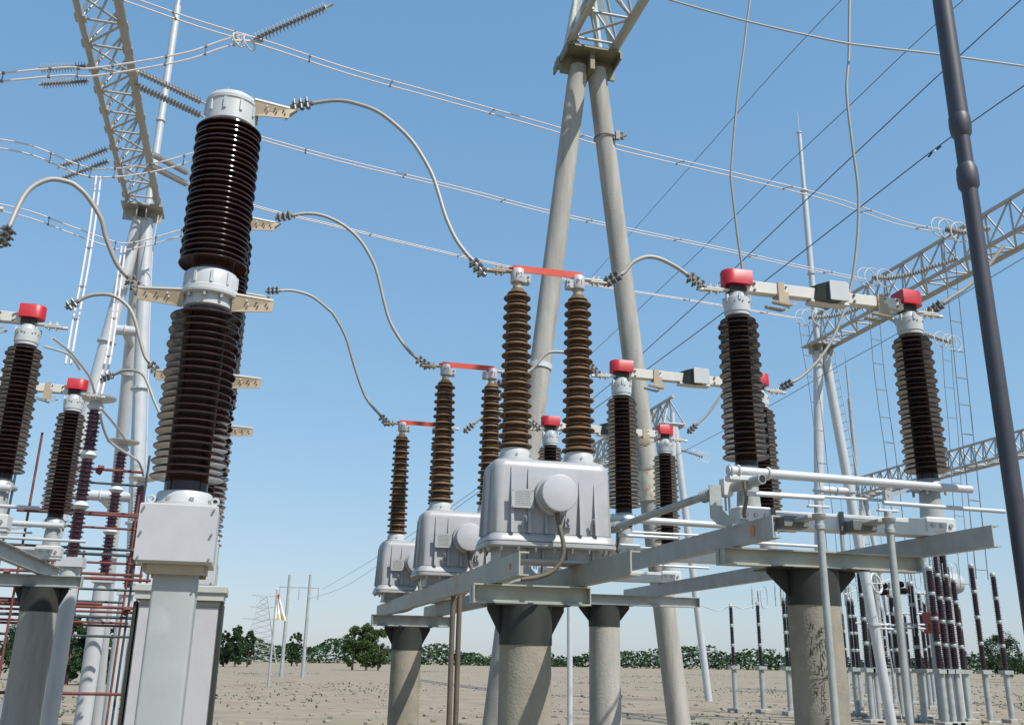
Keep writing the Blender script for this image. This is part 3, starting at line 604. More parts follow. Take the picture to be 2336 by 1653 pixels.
cable('jumper_cable', 'arched jumper between the farthest tank and the farthest disconnector', 'cable', path([(1080, 968), (1105, 948), (1130, 935), (1160, 935), (1195, 950), (1212, 962)], 12.0, 11.9), .0165, WIRE, 'looping jumper cables', 10, (3, 3))
cable('dropper_cable', 'leftmost of the tall hanging droppers, ending at the farthest disconnector', 'cable', path([(1720, -60), (1706, 40), (1699, 100), (1688, 180), (1678, 270), (1669, 380), (1668, 410), (1676, 480), (1683, 540), (1694, 620), (1700, 700), (1692, 790), (1662, 870), (1620, 938), (1588, 970)], 11.0, 11.91), .017, WIRE, 'hanging dropper cables', 10, (0, 3))
cable('dropper_cable', 'wavy hanging dropper crossing the arm, ending at the middle disconnector', 'cable', path([(1940, -60), (1938, 40), (1937, 130), (1932, 211), (1945, 330), (1957, 420), (1959, 485), (1955, 560), (1942, 652), (1914, 741), (1880, 805), (1835, 854), (1806, 872)], 9.0, 9.31), .017, WIRE, 'hanging dropper cables', 10, (0, 3))
cable('dropper_cable', 'dropper rising out of the right edge from the nearest disconnector', 'cable', path([(2290, 560), (2240, 625), (2200, 660), (2181, 672), (2148, 694)], 6.5, 6.69), .017, WIRE, 'hanging dropper cables', 10, (0, 3))

# ---------------------------------------------------------------- steel and concrete gantries
UB = MB().cyl((0,0,-.5), (0,0,.5), .5, n=10, caps=False); ub = UB.build('unit_brace', TRUSS); UBM = ub.data; bpy.data.objects.remove(ub)
gq = MB().box((0,0,0), (1, .25, 1)).build('unit_gusset', TRUSS); GPM = gq.data; bpy.data.objects.remove(gq)
def rod(parent, name, p0, p1, r, mesh=UBM):
    p0, p1 = V(p0), V(p1); o = bpy.data.objects.new(name, mesh); C.objects.link(o); o.parent = parent
    d = p1 - p0; o.location = (p0+p1)/2; o.rotation_euler = d.to_track_quat('Z', 'Y').to_euler(); o.scale = (2*r, 2*r, d.length)
    return o
def truss(t, y0, y1, zb, hw, ht, n, rc=.05, rb=.02, single=False, apex=True, m=TRUSS):
    """triangular lattice beam from y0 to y1 (local), bottom chords at x=+-hw, top chord ht above"""
    dy = (y1-y0)/n
    for x, z in ((-hw, zb), (hw, zb), (0, zb+ht)):
        MB().cyl((x, y0, z), (x, y1, z), rc*(1.35 if x > 0 else 1), n=12).build('chord', m, t)
    segs = []
    for i in range(n):
        a, b = y0+dy*i, y0+dy*(i+1); s = 1 if i % 2 else -1
        segs += [((-hw*s, a, zb), (hw*s, b, zb)), ((-hw, a, zb), (hw, a, zb)), ((-hw, a, zb), (0, (a+b)/2, zb+ht)), ((0, (a+b)/2, zb+ht), (-hw, b, zb)), ((hw, a, zb), (0, (a+b)/2, zb+ht)), ((0, (a+b)/2, zb+ht), (hw, b, zb))]
    if single:
        q = MB()
        for a, b in segs: q.cyl(a, b, rb, n=5, caps=False)
        tag(q.build('bracing', m, t), kind='stuff')
    else:
        for a, b in segs: rod(t, 'brace', a, b, rb)
        for i in range(n):
            for x in (-hw, hw): rod(t, 'gusset_plate', (x*.99, y0+dy*i-.10, zb-.002), (x*.99, y0+dy*i+.10, zb-.002), .085, GPM)
def leg(t, p0, p1, r, m, rings=(), n=20, name='leg', rm=None):
    p0, p1 = V(p0), V(p1); q = MB().cyl(p0, p1, r, n=n); o = q.build(name, m, t); d = (p1-p0).normalized()
    for u in rings:
        c = p0 + (p1-p0)*u; k = MB().cyl(c-d*.02, c+d*.02, r*1.35, n=n)
        k.build('joint_ring', rm or m, o)
    return o
# left steel gantry
t = thing('steel_gantry', 'white tubular gantry at left with a lattice beam running overhead', 'gantry', (-3.25, 22, 0), 'switchyard gantries')
leg(t, (-.05, 0, 11.1), (-1.15, 0, 0), .15, TUBE, (.27, .62)); leg(t, (.10, 0, 11.1), (1.15, 0, 0), .15, TUBE, (.36, .62)); leg(t, (0, .1, 11.1), (0, 4.2, 0), .14, TUBE, (.3, .66))
for z in (8.4, 4.75):
    f_ = (11.1-z)/11.1; MB().cyl((-.05-1.1*f_, 0, z), (.10+1.05*f_, 0, z), .11, n=16).cyl((0, 0, z-.0), (0, .1+4.1*f_, z), .09, n=16).torus((0, 0, z), .12, .02, (1, 0, 0), 16, 6).build('tie_tube', TUBE, t)
MB().b2((-.45, -.35, 11.32), (.45, .35, 11.36)).b2((-.42, -.012, 11.05), (.42, .012, 11.32)).b2((-.1, -.3, 11.05), (-.08, .3, 11.32)).b2((.1, -.3, 11.05), (.12, .3, 11.32)).build('head_plate', TRUSS, t)
truss(t, .2, -16, 11.42, .33, 1.0, 22, .055, .022)
leg(t, (.08, .1, 11.3), (.08, .1, 17.0), .085, TUBE, (.43,), name='lightning_mast'); leg(t, (.08, .1, 17.0), (.08, .1, 21), .05, TUBE, name='lightning_mast')
# right steel gantry
t = thing('steel_gantry', 'pale tubular gantry at right with a lattice beam rising to the right edge', 'gantry', (17.05, 26.6, 0), 'switchyard gantries')
leg(t, (-.12, 0, 11.2), (-1.05, 0, 0), .15, TUBE, (.40, .75)); leg(t, (.12, 0, 11.2), (1.25, 0, 0), .15, TUBE, (.40, .75))
MB().cyl((-.50, 0, 6.75), (.56, 0, 6.75), .12, n=16).torus((.1, 0, 6.75), .13, .03, (1, 0, 0), 16, 6).build('tie_tube', TUBE, t)
MB().b2((-.5, -.35, 11.40), (.5, .35, 11.44)).b2((-.45, -.012, 11.1), (.45, .012, 11.40)).b2((-.16, -.3, 11.1), (-.14, .3, 11.40)).b2((.14, -.3, 11.1), (.16, .3, 11.40)).build('head_plate', TRUSS, t)
truss(t, .2, -15, 11.42, .40, 1.1, 18, .055, .026)
leg(t, (-.05, .1, 11.4), (-.05, .1, 17.1), .10, TUBE, (.45, .98), name='lightning_mast'); leg(t, (-.05, .1, 17.1), (-.05, .1, 19.3), .07, TUBE, (.98,), name='lightning_mast'); leg(t, (-.05, .1, 19.3), (-.05, .1, 20.1), .012, TUBE, name='lightning_rod')
q = MB()
for k in range(40):
    z = .3 + k*.27; q.cyl((1.25+.25-z*.1, -.16, z), (1.25+.25-z*.1, .16, z), .012, n=5)
for s in (-1, 1): q.cyl((1.5, s*.16, 0), (.38, s*.16, 11.2), .015, n=5)
q.build('ladder', TUBE, t)
# centre concrete A-frame
t = thing('concrete_gantry', 'large concrete A-frame in the centre with a lattice beam on top', 'gantry', (4.83, 14, 0), 'switchyard gantries')
la = leg(t, (-.16, 0, 11.45), (-1.52, 0, 0), .167, CONC, (), 40, 'concrete_leg'); lb_ = leg(t, (.17, 0, 11.45), (1.39, 0, 0), .167, CONC, (), 40, 'concrete_leg')
RJ = mat('rusty_pale_joint', (.46, .46, .36), .6, 0, .2, 6, (.42, .10, .03), .9, 9)
for (p0, p1) in (((-.16, 0, 11.45), (-1.52, 0, 0)), ((.17, 0, 11.45), (1.39, 0, 0))):
    p0, p1 = V(p0), V(p1); d = (p1-p0).normalized()
    for z, h, rr, mm in ((4.22, .22, .184, RJ), (4.46, .03, .196, CONC), (3.98, .02, .19, RJ), (5.95, .04, .186, RINGM)):
        c = p0 + d*((11.45-z)/-d.z); MB().cyl(c-d*h, c+d*h, rr, n=32).build('joint_band', mm, t)
c = V((.17, 0, 11.45)) + (V((1.39, 0, 0))-V((.17, 0, 11.45)))*((11.45-10.13)/11.45)
q = MB().torus(c, .186, .012, (0, 0, 1), 32, 6).b2(c+V((.13, -.2, -.08)), c+V((.20, -.14, .08))).bar(c+V((.1, -.15, -.06)), c+V((.32, -.18, .03)), .05, .05).cyl(c+V((.25, -.17, -.06)), c+V((.25, -.17, .06)), .03, n=8); q.build('band_clamp', IRON, t)
hp = MB().b2((-.50, -.40, 11.62), (.50, .40, 11.66)).b2((-.50, -.02, 11.30), (.50, .02, 11.62)).b2((-.04, -.30, 11.28), (.04, .30, 11.62)).b2((-.5, -.40, 11.5), (-.47, .40, 11.62)).b2((.47, -.4, 11.5), (.5, .4, 11.62))
hp.build('head_plate', mat('olive_head_steel', (.17, .17, .11), .6, .1, .25, 5), t)
TR2 = mat('pale_green_truss', (.50, .53, .48), .5, .1, .08, 6)
truss(t, .3, -10, 11.75, .40, 1.1, 14, .06, .024)
for x in (-.38, .38):
    for y in (-.32, .32): MB().ext([(-.05,-.05), (.05,-.05), (.05,-.035), (-.035,-.035), (-.035,.05), (-.05,.05)], (x, y, 11.66), (x*.4, y*.4+.0, 13.2)).build('tower_leg', TR2, t)
leg(t, (0, 0, 13.1), (0, 0, 17.5), .09, TUBE, name='lightning_mast')
q = MB()
for k in range(26): z = .4 + k*.42; xx = 1.39 - z*.1066 + .32; q.cyl((xx, -.15, z), (xx, .15, z), .008, n=5)
for s in (-1, 1): q.cyl((1.71, s*.15, 0), (.55, s*.15, 11.1), .010, n=5)
# far gantries
p = at(1535, 968, 44)
t = thing('steel_gantry', 'slim white gantry peak behind the tall central insulators, beam going away', 'gantry', (p.x, 44, 0), 'switchyard gantries')
H4 = p.z
leg(t, (0, 0, H4), (-.4, 0, 0), .17, TUBE, (.5,)); leg(t, (.1, 0, H4), (1.3, 0, 0), .17, TUBE, (.5,)); leg(t, (0, 0, H4), (0, 0, H4+.6), .12, TUBE)
truss(t, -.2, 34, H4, .55, 1.4, 30, .08, .05, True)
p = at(1968, 1132, 60)
t = thing('steel_gantry', 'distant gantry at right, low lattice beam behind the nearest right insulator', 'gantry', (p.x, 60, 0), 'switchyard gantries')
H5 = p.z
leg(t, (-.1, 0, H5), (-1.0, 0, 0), .17, TUBE, (.4,)); leg(t, (.2, 0, H5), (1.6, 0, 0), .17, TUBE, (.4,)); MB().b2((-.6, -.5, H5-.1), (.6, .5, H5)).build('head_plate', TRUSS, t)
truss(t, .2, -30, H5+.06, .6, 1.3, 30, .08, .045, True)
leg(t, (-.3, 0, H5), (-.3, 0, H5+7), .14, GALV); leg(t, (-.3, 0, H5+7), (-.3, 0, H5+9.5), .07, GALV); leg(t, (-.3, 0, H5+9.5), (-.3, 0, H5+10.6), .03, GALV)
# near dark pole at right edge
t = thing('dark_pole', 'dark grey pole along the right edge of the photo, close by', 'pole', (5.335, 6, 0))
MB().cyl((.0, 0, 0), (.0, 0, 5.78), .066, .062, 32).build('lower_shaft', DPOLE, t)
MB().lathe((0,0,0), [(.06, 5.28), (.082, 5.32), (.085, 5.40), (.08, 5.48), (.063, 5.52)], 32).build('collar', DPOLE, t)
MB().lathe((0,0,0), [(.06, 5.76), (.08, 5.80), (.088, 5.88), (.085, 5.95), (.076, 5.98)], 32).build('collar', DPOLE, t)
MB().cyl((0, 0, 5.9), (0, 0, 9), .078, .074, 32).build('upper_shaft', DPOLE, t)

# ---------------------------------------------------------------- twin conductors with spacers between the gantries
def twin(label, px, Ya, Yb, gap, r=.0135, step=8, grp='twin overhead conductors', m=WIRE2, sp=IRON, up_=True, doff=None):
    P = path(px, Ya, Yb, 8); o = P[0].copy(); t = thing('twin_conductor', label, 'overhead conductor', o, grp)
    off = V((0, 0, gap)) if doff is None else V(doff)
    for k in (0, 1): MB().tube([p - o + off*k for p in P], r, 6).build('wire', m, t)
    for i in range(step//2, len(P)-1, step):
        q = MB().cyl(P[i]-o, P[i]-o+off, r*.6, n=6)
        for k in (0, 1): q.box(P[i]-o+off*k, (r*2.6, r*2.6, r*3), None, r*.4)
        q.build('spacer', sp, t)
    return t
g1 = V((0, .35, .12))
twin('highest twin conductor crossing the sky from top left to the right edge', [(150, -60), (330, 5), (460, 50), (620, 98), (800, 158), (1000, 214), (1250, 284), (1420, 334), (1700, 400), (1900, 450), (2060, 505), (2150, 524)], 13.9, 17.2, 0, doff=g1)
twin('middle twin conductor crossing the sky behind the A-frame', [(465, 268), (610, 316), (800, 368), (1050, 428), (1250, 480), (1450, 524), (1650, 566), (1800, 600), (1975, 637)], 17.3, 20.2, 0, doff=g1)
twin('lowest twin conductor crossing the sky, ending left of the right gantry', [(430, 418), (600, 474), (750, 510), (950, 559), (1150, 605), (1350, 648), (1500, 672), (1650, 696), (1830, 727)], 20.7, 23.3, 0, doff=g1)
twin('upper twin conductor at top left, sloping up to a ring', [(-40, 190), (60, 180), (156, 172), (200, 175), (318, 158), (430, 136), (500, 112), (560, 95)], 13, 13, .13)
twin('twin conductor at left passing behind the big breaker', [(-60, 330), (60, 350), (156, 388), (190, 400), (225, 405), (300, 400), (380, 385), (446, 365)], 16, 16, .16)
twin('lowest twin conductor at left passing behind the big breaker', [(-60, 470), (60, 495), (156, 530), (240, 560), (280, 570), (330, 562), (380, 548), (440, 530)], 19, 19, .14)
# strings of insulators
def string(label, p0, p1, n, r=.11, m=INSGREY, group='tension insulator strings', ring=True, seg=14):
    p0, p1 = V(p0), V(p1); d = p1-p0; Lg = d.length; t = thing('insulator_string', label, 'insulator string', p0, group)
    pr = [(0, 0)]
    for i in range(n):
        z = Lg*(.06 + .88*i/n); h = Lg*.88/n; pr += [(.022, z), (r, z+h*.10), (r, z+h*.2), (.03, z+h*.5), (.022, z+h)]
    pr += [(.02, Lg*.95), (.02, Lg), (0, Lg)]
    MB().lathe((0,0,0), pr, seg, axis=d).build('discs', m, t)
    if ring: MB().torus(d*.97, .26, .018, d, 28, 6).torus(d*.90, .22, .018, d, 28, 6).build('corona_ring', RINGM, t)
    return t
a1, a2 = atZ(306, 176, 11.42), atZ(344, 364, 11.42)
for k, (a, pe, lb) in enumerate(((a1, at(470, 253, 17.3), 'upper'), (a2, at(432, 410, 20.7), 'lower'))):
    for s in (-1, 1):
        o_ = V((0, .10*s, -.09*s))
        string('%s string of the %s insulator pair hanging right of the left gantry beam' % ('far' if s > 0 else 'near', lb), a+o_, pe + o_, 20, .068, ring=False)
for (px, Y, lb) in (((252, 352), 19.1, 'lower'), ((205, 168), 16.2, 'upper')):
    a = at(px[0], px[1], Y); pe = at(px[0]-120, px[1]+45 if lb == 'lower' else px[1]+8, Y)
    for s in (-1, 1):
        o_ = V((0, .16*s, -.05*s)); string('%s string of the %s insulator pair left of the left gantry beam' % ('far' if s > 0 else 'near', lb), a+o_, pe+o_, 16, .085, ring=False)
# right: sagging grey strings with rings
def sagstring(label, px, Y0, Y1_, n):
    P = path(px, Y0, Y1_, 8); o = P[0].copy(); t = thing('insulator_string', label, 'insulator string', o, 'tension insulator strings')
    Q = []; R = []
    for i in range(len(P)-1):
        for k in range(4):
            Q.append(P[i].lerp(P[i+1], k/4)-o); R.append((.085, .055, .03, .055)[k])
    Q.append(P[-1]-o); R.append(.05); MB().tube(Q, R, 10).build('discs', INSGREY, t)
    d = P[1]-P[0]
    q = MB()
    for u in (-.15, .02, .32): q.torus(d*u/d.length*1.0, .24, .017, (d.x, d.y+.55, 0), 30, 6)
    q.build('corona_ring', RINGM, t); return t
sagstring('sagging grey insulator string with rings, upper one at the right gantry beam', [(1990, 632), (2030, 634), (2080, 625), (2130, 608), (2185, 590)], 20.2, 19.0, 22)
sagstring('sagging grey insulator string with rings, lower one at the right gantry beam', [(1845, 724), (1890, 722), (1935, 712), (1985, 690), (2030, 668)], 23.3, 22.0, 22)
sagstring('grey insulator string at the right edge above the gantry beam', [(2160, 522), (2200, 530), (2260, 520)], 17.2, 16.5, 22)
sagstring('short grey string with ring behind the right insulator', [(2168, 780), (2120, 765), (2060, 740), (2020, 720)], 24, 26, 22)
sagstring('small distant grey string with ring right of the slim gantry', [(1602, 1041), (1575, 1032), (1548, 1024)], 44, 44, 30)
# ring on the top left
t = thing('corona_ring_fitting', 'pale ring fitting at the top left end of the twin conductor', 'line fitting', at(560, 97, 13))
MB().torus((.06, 0, .0), .12, .012, (1, -.9, .3), 30, 6).torus((-.10, 0, .02), .11, .014, (1, -.9, .3), 30, 6).bar((-.2, 0, 0), (.25, 0, .06), .03, .03).build('rings', RINGM, t)
string('string above the ring at the top left, mostly above the photo', at(575, 92, 13), at(760, 10, 12.6), 20, .09, ring=False)
# rung droppers below the right gantry strings
def ladder_drop(label, px, Ya, Yb, w_=.32, step=5):
    P = path(px, Ya, Yb, 8); o = P[0].copy(); t = thing('twin_dropper', label, 'dropper cable', o, 'twin droppers with spacers')
    a_ = V((w_, .05, 0))
    for k in (0, 1): MB().tube([p-o+a_*k for p in P], .010, 6).build('wire', DROPW, t)
    for i in range(4, len(P)-1, step): MB().cyl(P[i]-o, P[i]-o+a_, .010, n=6).build('spacer', DROPW, t)
ladder_drop('twin dropper left of the right gantry legs', [(1823, 735), (1832, 800), (1846, 880), (1858, 980), (1870, 1100), (1882, 1200), (1893, 1320), (1903, 1440)], 23.3, 23.3)
ladder_drop('twin dropper in front of the middle of the right gantry beam', [(1978, 640), (1987, 760), (1995, 850), (2008, 950), (2022, 1050), (2040, 1220), (2052, 1340), (2062, 1450)], 20.2, 20.2)
ladder_drop('twin dropper near the right edge, passing the right insulator', [(2152, 525), (2160, 640), (2172, 760), (2182, 860), (2192, 960), (2204, 1080), (2216, 1200), (2228, 1320)], 17.2, 17.2)
ladder_drop('twin dropper behind the right insulator', [(2150, 785), (2155, 870), (2165, 980), (2172, 1100), (2182, 1220), (2192, 1340)], 24, 24, .35)
ladder_drop('far twin dropper under the low distant beam', [(1915, 1110), (1922, 1180), (1930, 1300)], 34, 34, .3)
ladder_drop('far twin dropper right of the distant gantry', [(2000, 1120), (2008, 1200), (2016, 1290)], 34, 34, .3)
for px, lb in (([(220, 402), (205, 520), (185, 640), (165, 740), (150, 830)], 'twin dropper at far left hanging from the middle twin conductor'), ([(278, 562), (262, 680), (245, 800), (225, 880), (212, 935)], 'twin dropper at left hanging in front of the tubular leg')):
    P = path(px, 16 if px[0][0] < 250 else 19, 15, 8); o = P[0].copy(); t = thing('twin_dropper', lb, 'dropper cable', o, 'twin droppers with spacers')
    for k in (0, 1): MB().tube([p-o+V((.07*k, 0, 0)) for p in P], .017, 6).build('wire', WIRE2, t)
    for i in range(5, len(P), 6): MB().box(P[i]-o+V((.035, 0, 0)), (.10, .03, .03)).build('spacer', IRON, t)
cable('guide_wire', 'thin pale wire beside the right leg of the left gantry', 'wire', path([(362, 492), (350, 560), (343, 700), (338, 900), (333, 1100), (325, 1300), (322, 1440)], 21.5, 21.5), .010, WIRE2)
for px, lb in (([(120, 770), (156, 798), (180, 825), (205, 860), (216, 895)], 'white curved lead above the red cap at left'), ([(230, 930), (252, 955), (275, 985), (286, 1002)], 'white curved lead between the thin insulator posts'), ([(228, 940), (236, 975), (250, 1005), (275, 1025), (300, 1040), (318, 1055), (328, 1085)], 'white drooping lead to the third thin insulator post'), ([(100, 790), (150, 805), (170, 822), (182, 842)], 'short white lead onto the red cap at left')):
    cable('lead_wire', lb, 'wire', path(px, 13.5, 15.5), .018, TUBE, 'white curved leads')
# dark thin overhead lines from the far pole frame
HF = 90
for px, lb, Yn in (([(2120, -200), (1832, 92), (1600, 352), (1450, 520), (1352, 630)], 'thinnest dark line at top right centre', 16),
                   ([(2290, -80), (2095, 92), (1940, 240), (1760, 410), (1600, 570), (1378, 780), (1280, 870)], 'second dark line from the top right corner', 15),
                   ([(2500, -155), (2162, 153), (1953, 349), (1796, 498), (1600, 684), (1477, 796), (1354, 908), (1080, 1120), (860, 1270), (735, 1344)], 'third dark line crossing the dropper cables', 11),
                   ([(2500, 84), (2178, 307), (1953, 480), (1757, 632), (1600, 751), (1490, 832), (1354, 934), (1060, 1145), (800, 1330), (706, 1365)], 'dark line carrying a small damper weight', 11),
                   ([(2500, 490), (2175, 684), (2031, 770), (1916, 833), (1768, 919), (1566, 1026), (1400, 1110)], 'lowest dark line behind the right insulators', 18)):
    t = cable('line_wire', lb, 'wire', path(px, Yn, HF if px[-1][0] < 1000 else 40), .010 if Yn > 12 else .011, DWIRE, 'dark overhead line wires', 5)
p = at(2134, 345, 11.2)
t = thing('line_damper', 'small dumbbell damper hanging on the dark line at upper right', 'vibration damper', p)
MB().cyl((-.05, 0, -.02), (-.09, .06, -.085), .014, n=10).cyl((.03, 0, .03), (.08, -.04, .075), .014, n=10).build('weight', BLACK, t)
MB().box((-.01, 0, 0), (.03, .03, .04)).cyl((-.06, 0, -.04), (.05, 0, .04), .005, n=6).build('clip', GALV, t)
cable('overhead_wire', 'pale wire across the top right corner', 'wire', path([(1380, -45), (1650, 35), (1890, 91), (2000, 108), (2162, 127), (2450, 168)], 9.5, 8.5), .012, WIRE)

# ---------------------------------------------------------------- thin insulator posts, left
def make_post(label, loc, group, secs, r, top, m=PORC3, ring=True, base=True, rings=False, z0=2.8, jm=None):
    t = thing('insulator_post', label, 'insulator post', loc, group)
    n = secs; h = (top-z0)/n
    for i in range(n):
        a, b = z0+h*i, z0+h*(i+1); k = max(8, int((b-a)/.07)); k = min(k, 16)
        MB().lathe((0,0,0), [(0, a), (r*.66, a)] + sheds(a+.06, b-.07, k, r*.66, r, r*.9, .010, .012) + [(0, b-.06)], 20).build('section', m, t)
        MB().lathe((0,0,0), [(0, b-.07), (r*.75, b-.07), (r*(1.15 if ring else .9), b-.02), (r*.8, b+.03), (r*.6, b+.06), (0, b+.06)], 20).build('joint', jm or RINGM, t)
    if ring: MB().lathe((0,0,0), [(0, top+.04), (r*1.2, top+.05), (r*2.5, top+.09), (r*2.6, top+.11), (r*2.2, top+.12), (0, top+.10)], 28).build('top_disc', RINGM, t)
    if base: MB().b2((-.22, -.22, -.05), (.22, .22, .08 + .07*random.random()), .02).build('footing', CONC, t)
    if base: MB().b2((-.16, -.16, z0-.14), (.16, .16, z0-.02)).cyl((0,0,0), (0,0,z0-.14), .13 if ring else .09, n=20).build('pedestal', TUBE if ring else GALV, t)
    return t
for px, Y, lb in (((222, 905), 14, 'nearest'), ((282, 1005), 16.9, 'middle'), ((325, 1090), 20.2, 'farthest')):
    p = at(px[0], px[1], Y)
    make_post('%s of the three purple-brown insulator posts with white discs at left' % lb, (p.x, Y, 0), 'purple-brown insulator posts at left', 3, .10, p.z-.12)
# scaffold
t = thing('scaffold', 'rusty red and dark pipe scaffold at lower left around the posts', 'scaffold', (-2.4, 15, 0))
for i, (x, y, top_) in enumerate(((-1.0, 0, 5.2), (-.75, 0, 4.6), (-.2, .3, 4.9), (0, .3, 3.0), (.72, .2, 4.4), (.82, .2, 3.0), (-1.3, .5, 3.4), (.5, 1.5, 4.0), (-.6, 1.5, 4.0), (-.35, .1, 3.9), (-.5, .6, 3.4), (-.12, .2, 3.3), (-1.15, .3, 3.0), (.9, .4, 3.4))):
    MB().cyl((x, y, 0), (x+.03, y, top_), .017, n=8).build('upright', DGREEN if i % 2 == 0 else RUST, t)
for i, (z, y, x0, x1) in enumerate(((4.15, .1, -.6, .7), (3.98, .3, -.5, .75), (3.5, .1, -.9, 1.2), (3.35, .4, -.5, 1.1), (2.95, .1, -1.1, .9), (2.86, .4, -1.2, 1.0), (2.62, .1, -1.6, 1.0), (2.5, .6, -1.2, .9), (2.28, .1, -1.8, .4), (2.18, .3, -1.8, 1.1), (2.1, .1, -.9, 1.0), (2.0, .5, -1.7, .9), (1.1, .1, -1.7, 1.0), (2.34, .8, -1.9, .6), (2.24, .2, -1.9, .9), (2.05, .8, -1.9, .7), (3.1, .9, -1.2, .9), (3.62, .8, -.9, .9), (2.74, .9, -1.5, .8), (1.85, .2, -1.9, .9))):
    MB().cyl((x0, y, z), (x1, y, z-.02), .017 if i % 2 else .021, n=8).build('ledger', RUST if i % 3 != 1 else DGREEN, t)
for x, z in ((-.72, 2.86), (-.1, 2.9), (-.2, 3.5), (-.95, 2.2), (.72, 2.15), (.72, 2.95), (-.2, 2.2), (.1, 4.1), (-.9, 2.6)):
    MB().box((x, .08, z), (.075, .075, .07), Matrix.Rotation(.5, 3, 'Y'), .01).box((x+.03, .02, z+.05), (.08, .05, .05), Matrix.Rotation(.9, 3, 'X')).build('coupler', RUST, t)

# ---------------------------------------------------------------- distant switchyard at right
far = 'distant dark insulator posts at lower right'
FARP = mat('far_black_glaze', (.014, .011, .014), .35, 0, .2, 5); FARP2 = mat('far_plum_glaze', (.030, .010, .016), .35, 0, .2, 5)
def fpost(px, py, Y, wd, lb, secs=3, m=PORC, z0=1.6):
    p = at(px, py, Y); return make_post(lb, (p.x, Y, 0), far, secs, wd, p.z, m, ring=False, base=True, z0=z0, jm=GALV)
for i, (px, py, Y, wd, secs, lb) in enumerate([
    (1667, 1380, 34, .085, 3, 'lone black post left of the first ringed post'), (1728, 1376, 34, .085, 3, 'black post with two rounded wire rings, left of the thick column'),
    (1787, 1365, 32, .085, 4, 'left post of the black pair just left of the thick column'), (1795, 1365, 32.6, .085, 4, 'right post of the black pair just left of the thick column'),
    (1935, 1366, 32, .085, 4, 'left post of the thin pair right of the thick column'), (1943, 1366, 32.6, .085, 4, 'right post of the thin pair right of the thick column'),
    (1960, 1302, 28, .11, 4, 'tall post under the left end of the I-beam tip'), (1975, 1302, 28, .13, 4, 'wide tall post with pale mast between, left of the round ring'),
    (2011, 1385, 34, .08, 4, 'thin short post under the horizontal interrupters'), (2032, 1358, 30, .11, 4, 'post carrying the horizontal black interrupters'),
    (2076, 1330, 28, .13, 4, 'reddish post just right of the right operating pipe'), (2085, 1370, 31, .07, 4, 'thinnest post right of the right operating pipe'),
    (2119, 1296, 27, .13, 4, 'post left of the red box'), (2131, 1258, 27, .12, 5, 'left tall post of the pair under the channel end'),
    (2149, 1260, 27, .14, 5, 'right tall post of the pair under the channel end'), (2174, 1322, 28, .11, 4, 'rightmost dark post at the photo edge'),
    (2215, 1290, 28, .11, 4, 'dark post just outside the right edge'), (2265, 1310, 28, .11, 4, 'second dark post outside the right edge'),
    (1852, 1392, 44, .10, 3, 'small far post hidden mostly by the thick column'), (1921, 1398, 42, .10, 3, 'small far post left of the thin pair'), (1951, 1404, 46, .10, 3, 'small far post right of the thin pair'),
    (1987, 1378, 40, .10, 4, 'far post below the round pale ring'), (2024, 1400, 44, .10, 3, 'short far post left of the right operating pipe'), (2064, 1402, 44, .09, 3, 'short far post behind the right operating pipe'),
    (2096, 1352, 38, .11, 4, 'far post between the thinnest post and the red box'), (2108, 1374, 42, .10, 3, 'short far post left of the red box'), (2144, 1372, 34, .11, 3, 'short post in front of the grey vessel'),
    (2163, 1352, 36, .12, 4, 'post between the right tall pair and the photo edge'), (2186, 1384, 33, .10, 3, 'short post cut by the right photo edge')]):
    fpost(px, py, Y, wd, lb, secs, FARP if px < 2060 else FARP2)
def ringset(px, py, Y, lb, w_=.5, h_=1.0, gap=.55):
    p = at(px, py, Y); t = thing('wire_ring_fitting', lb, 'line fitting', p, 'rounded wire rings on the distant posts')
    for s in (-1, 1):
        P = []
        for k in range(25):
            a = k/24*2*math.pi; c_, s_ = math.cos(a), math.sin(a)
            P.append(V((s*gap/2 + math.copysign(abs(c_)**.5, c_)*.06*s + c_*.14, c_*.12, math.copysign(abs(s_)**.55, s_)*h_/2)))
        MB().tube(P, .012, 5).build('ring', GALV, t)
    MB().cyl((-gap/2, 0, 0), (gap/2, 0, 0), .012, n=5).cyl((0, 0, -h_/2), (0, 0, h_*.3), .03, n=6).build('stem', GALV, t)
for px, py, Y, lb in ((1730, 1362, 34, 'wire rings on the second black post'), (1782, 1355, 32, 'wire rings on the black pair left of the thick column'), (1938, 1355, 32, 'wire rings on the thin pair right of the thick column'),
                      (1932, 1312, 30, 'wire rings above the thin pair'), (1912, 1335, 29, 'wire rings touching the right side of the thick column'), (2080, 1320, 28, 'wire rings right of the right operating pipe'),
                      (2100, 1366, 30, 'wire rings low beside the pale mast at right'), (2165, 1305, 27, 'wire rings near the right edge'), (2122, 1285, 27, 'wire rings over the post left of the red box'), (2018, 1370, 31, 'wire rings by the round grey ring')):
    ringset(px, py, Y, lb, gap=.4 + .2*random.random(), h_=.8 if Y > 30 else .6)
for px, py, Y, R_, lb in ((1999, 1330, 28, .30, 'round pale corona ring in the distant yard'), (2049, 1398, 29, .22, 'round grey mesh ring by the right operating pipe')):
    p = at(px, py, Y); t = thing('corona_ring', lb, 'corona ring', p, 'round corona rings in the distant yard')
    MB().torus((0,0,0), R_, .045, (.5, -1, .2), 32, 8).build('ring', RINGM, t); MB().cyl((-R_, 0, 0), (R_, 0, 0), .02, n=6).cyl((0, 0, -R_), (0, 0, R_), .02, n=6).build('spokes', GALV, t)
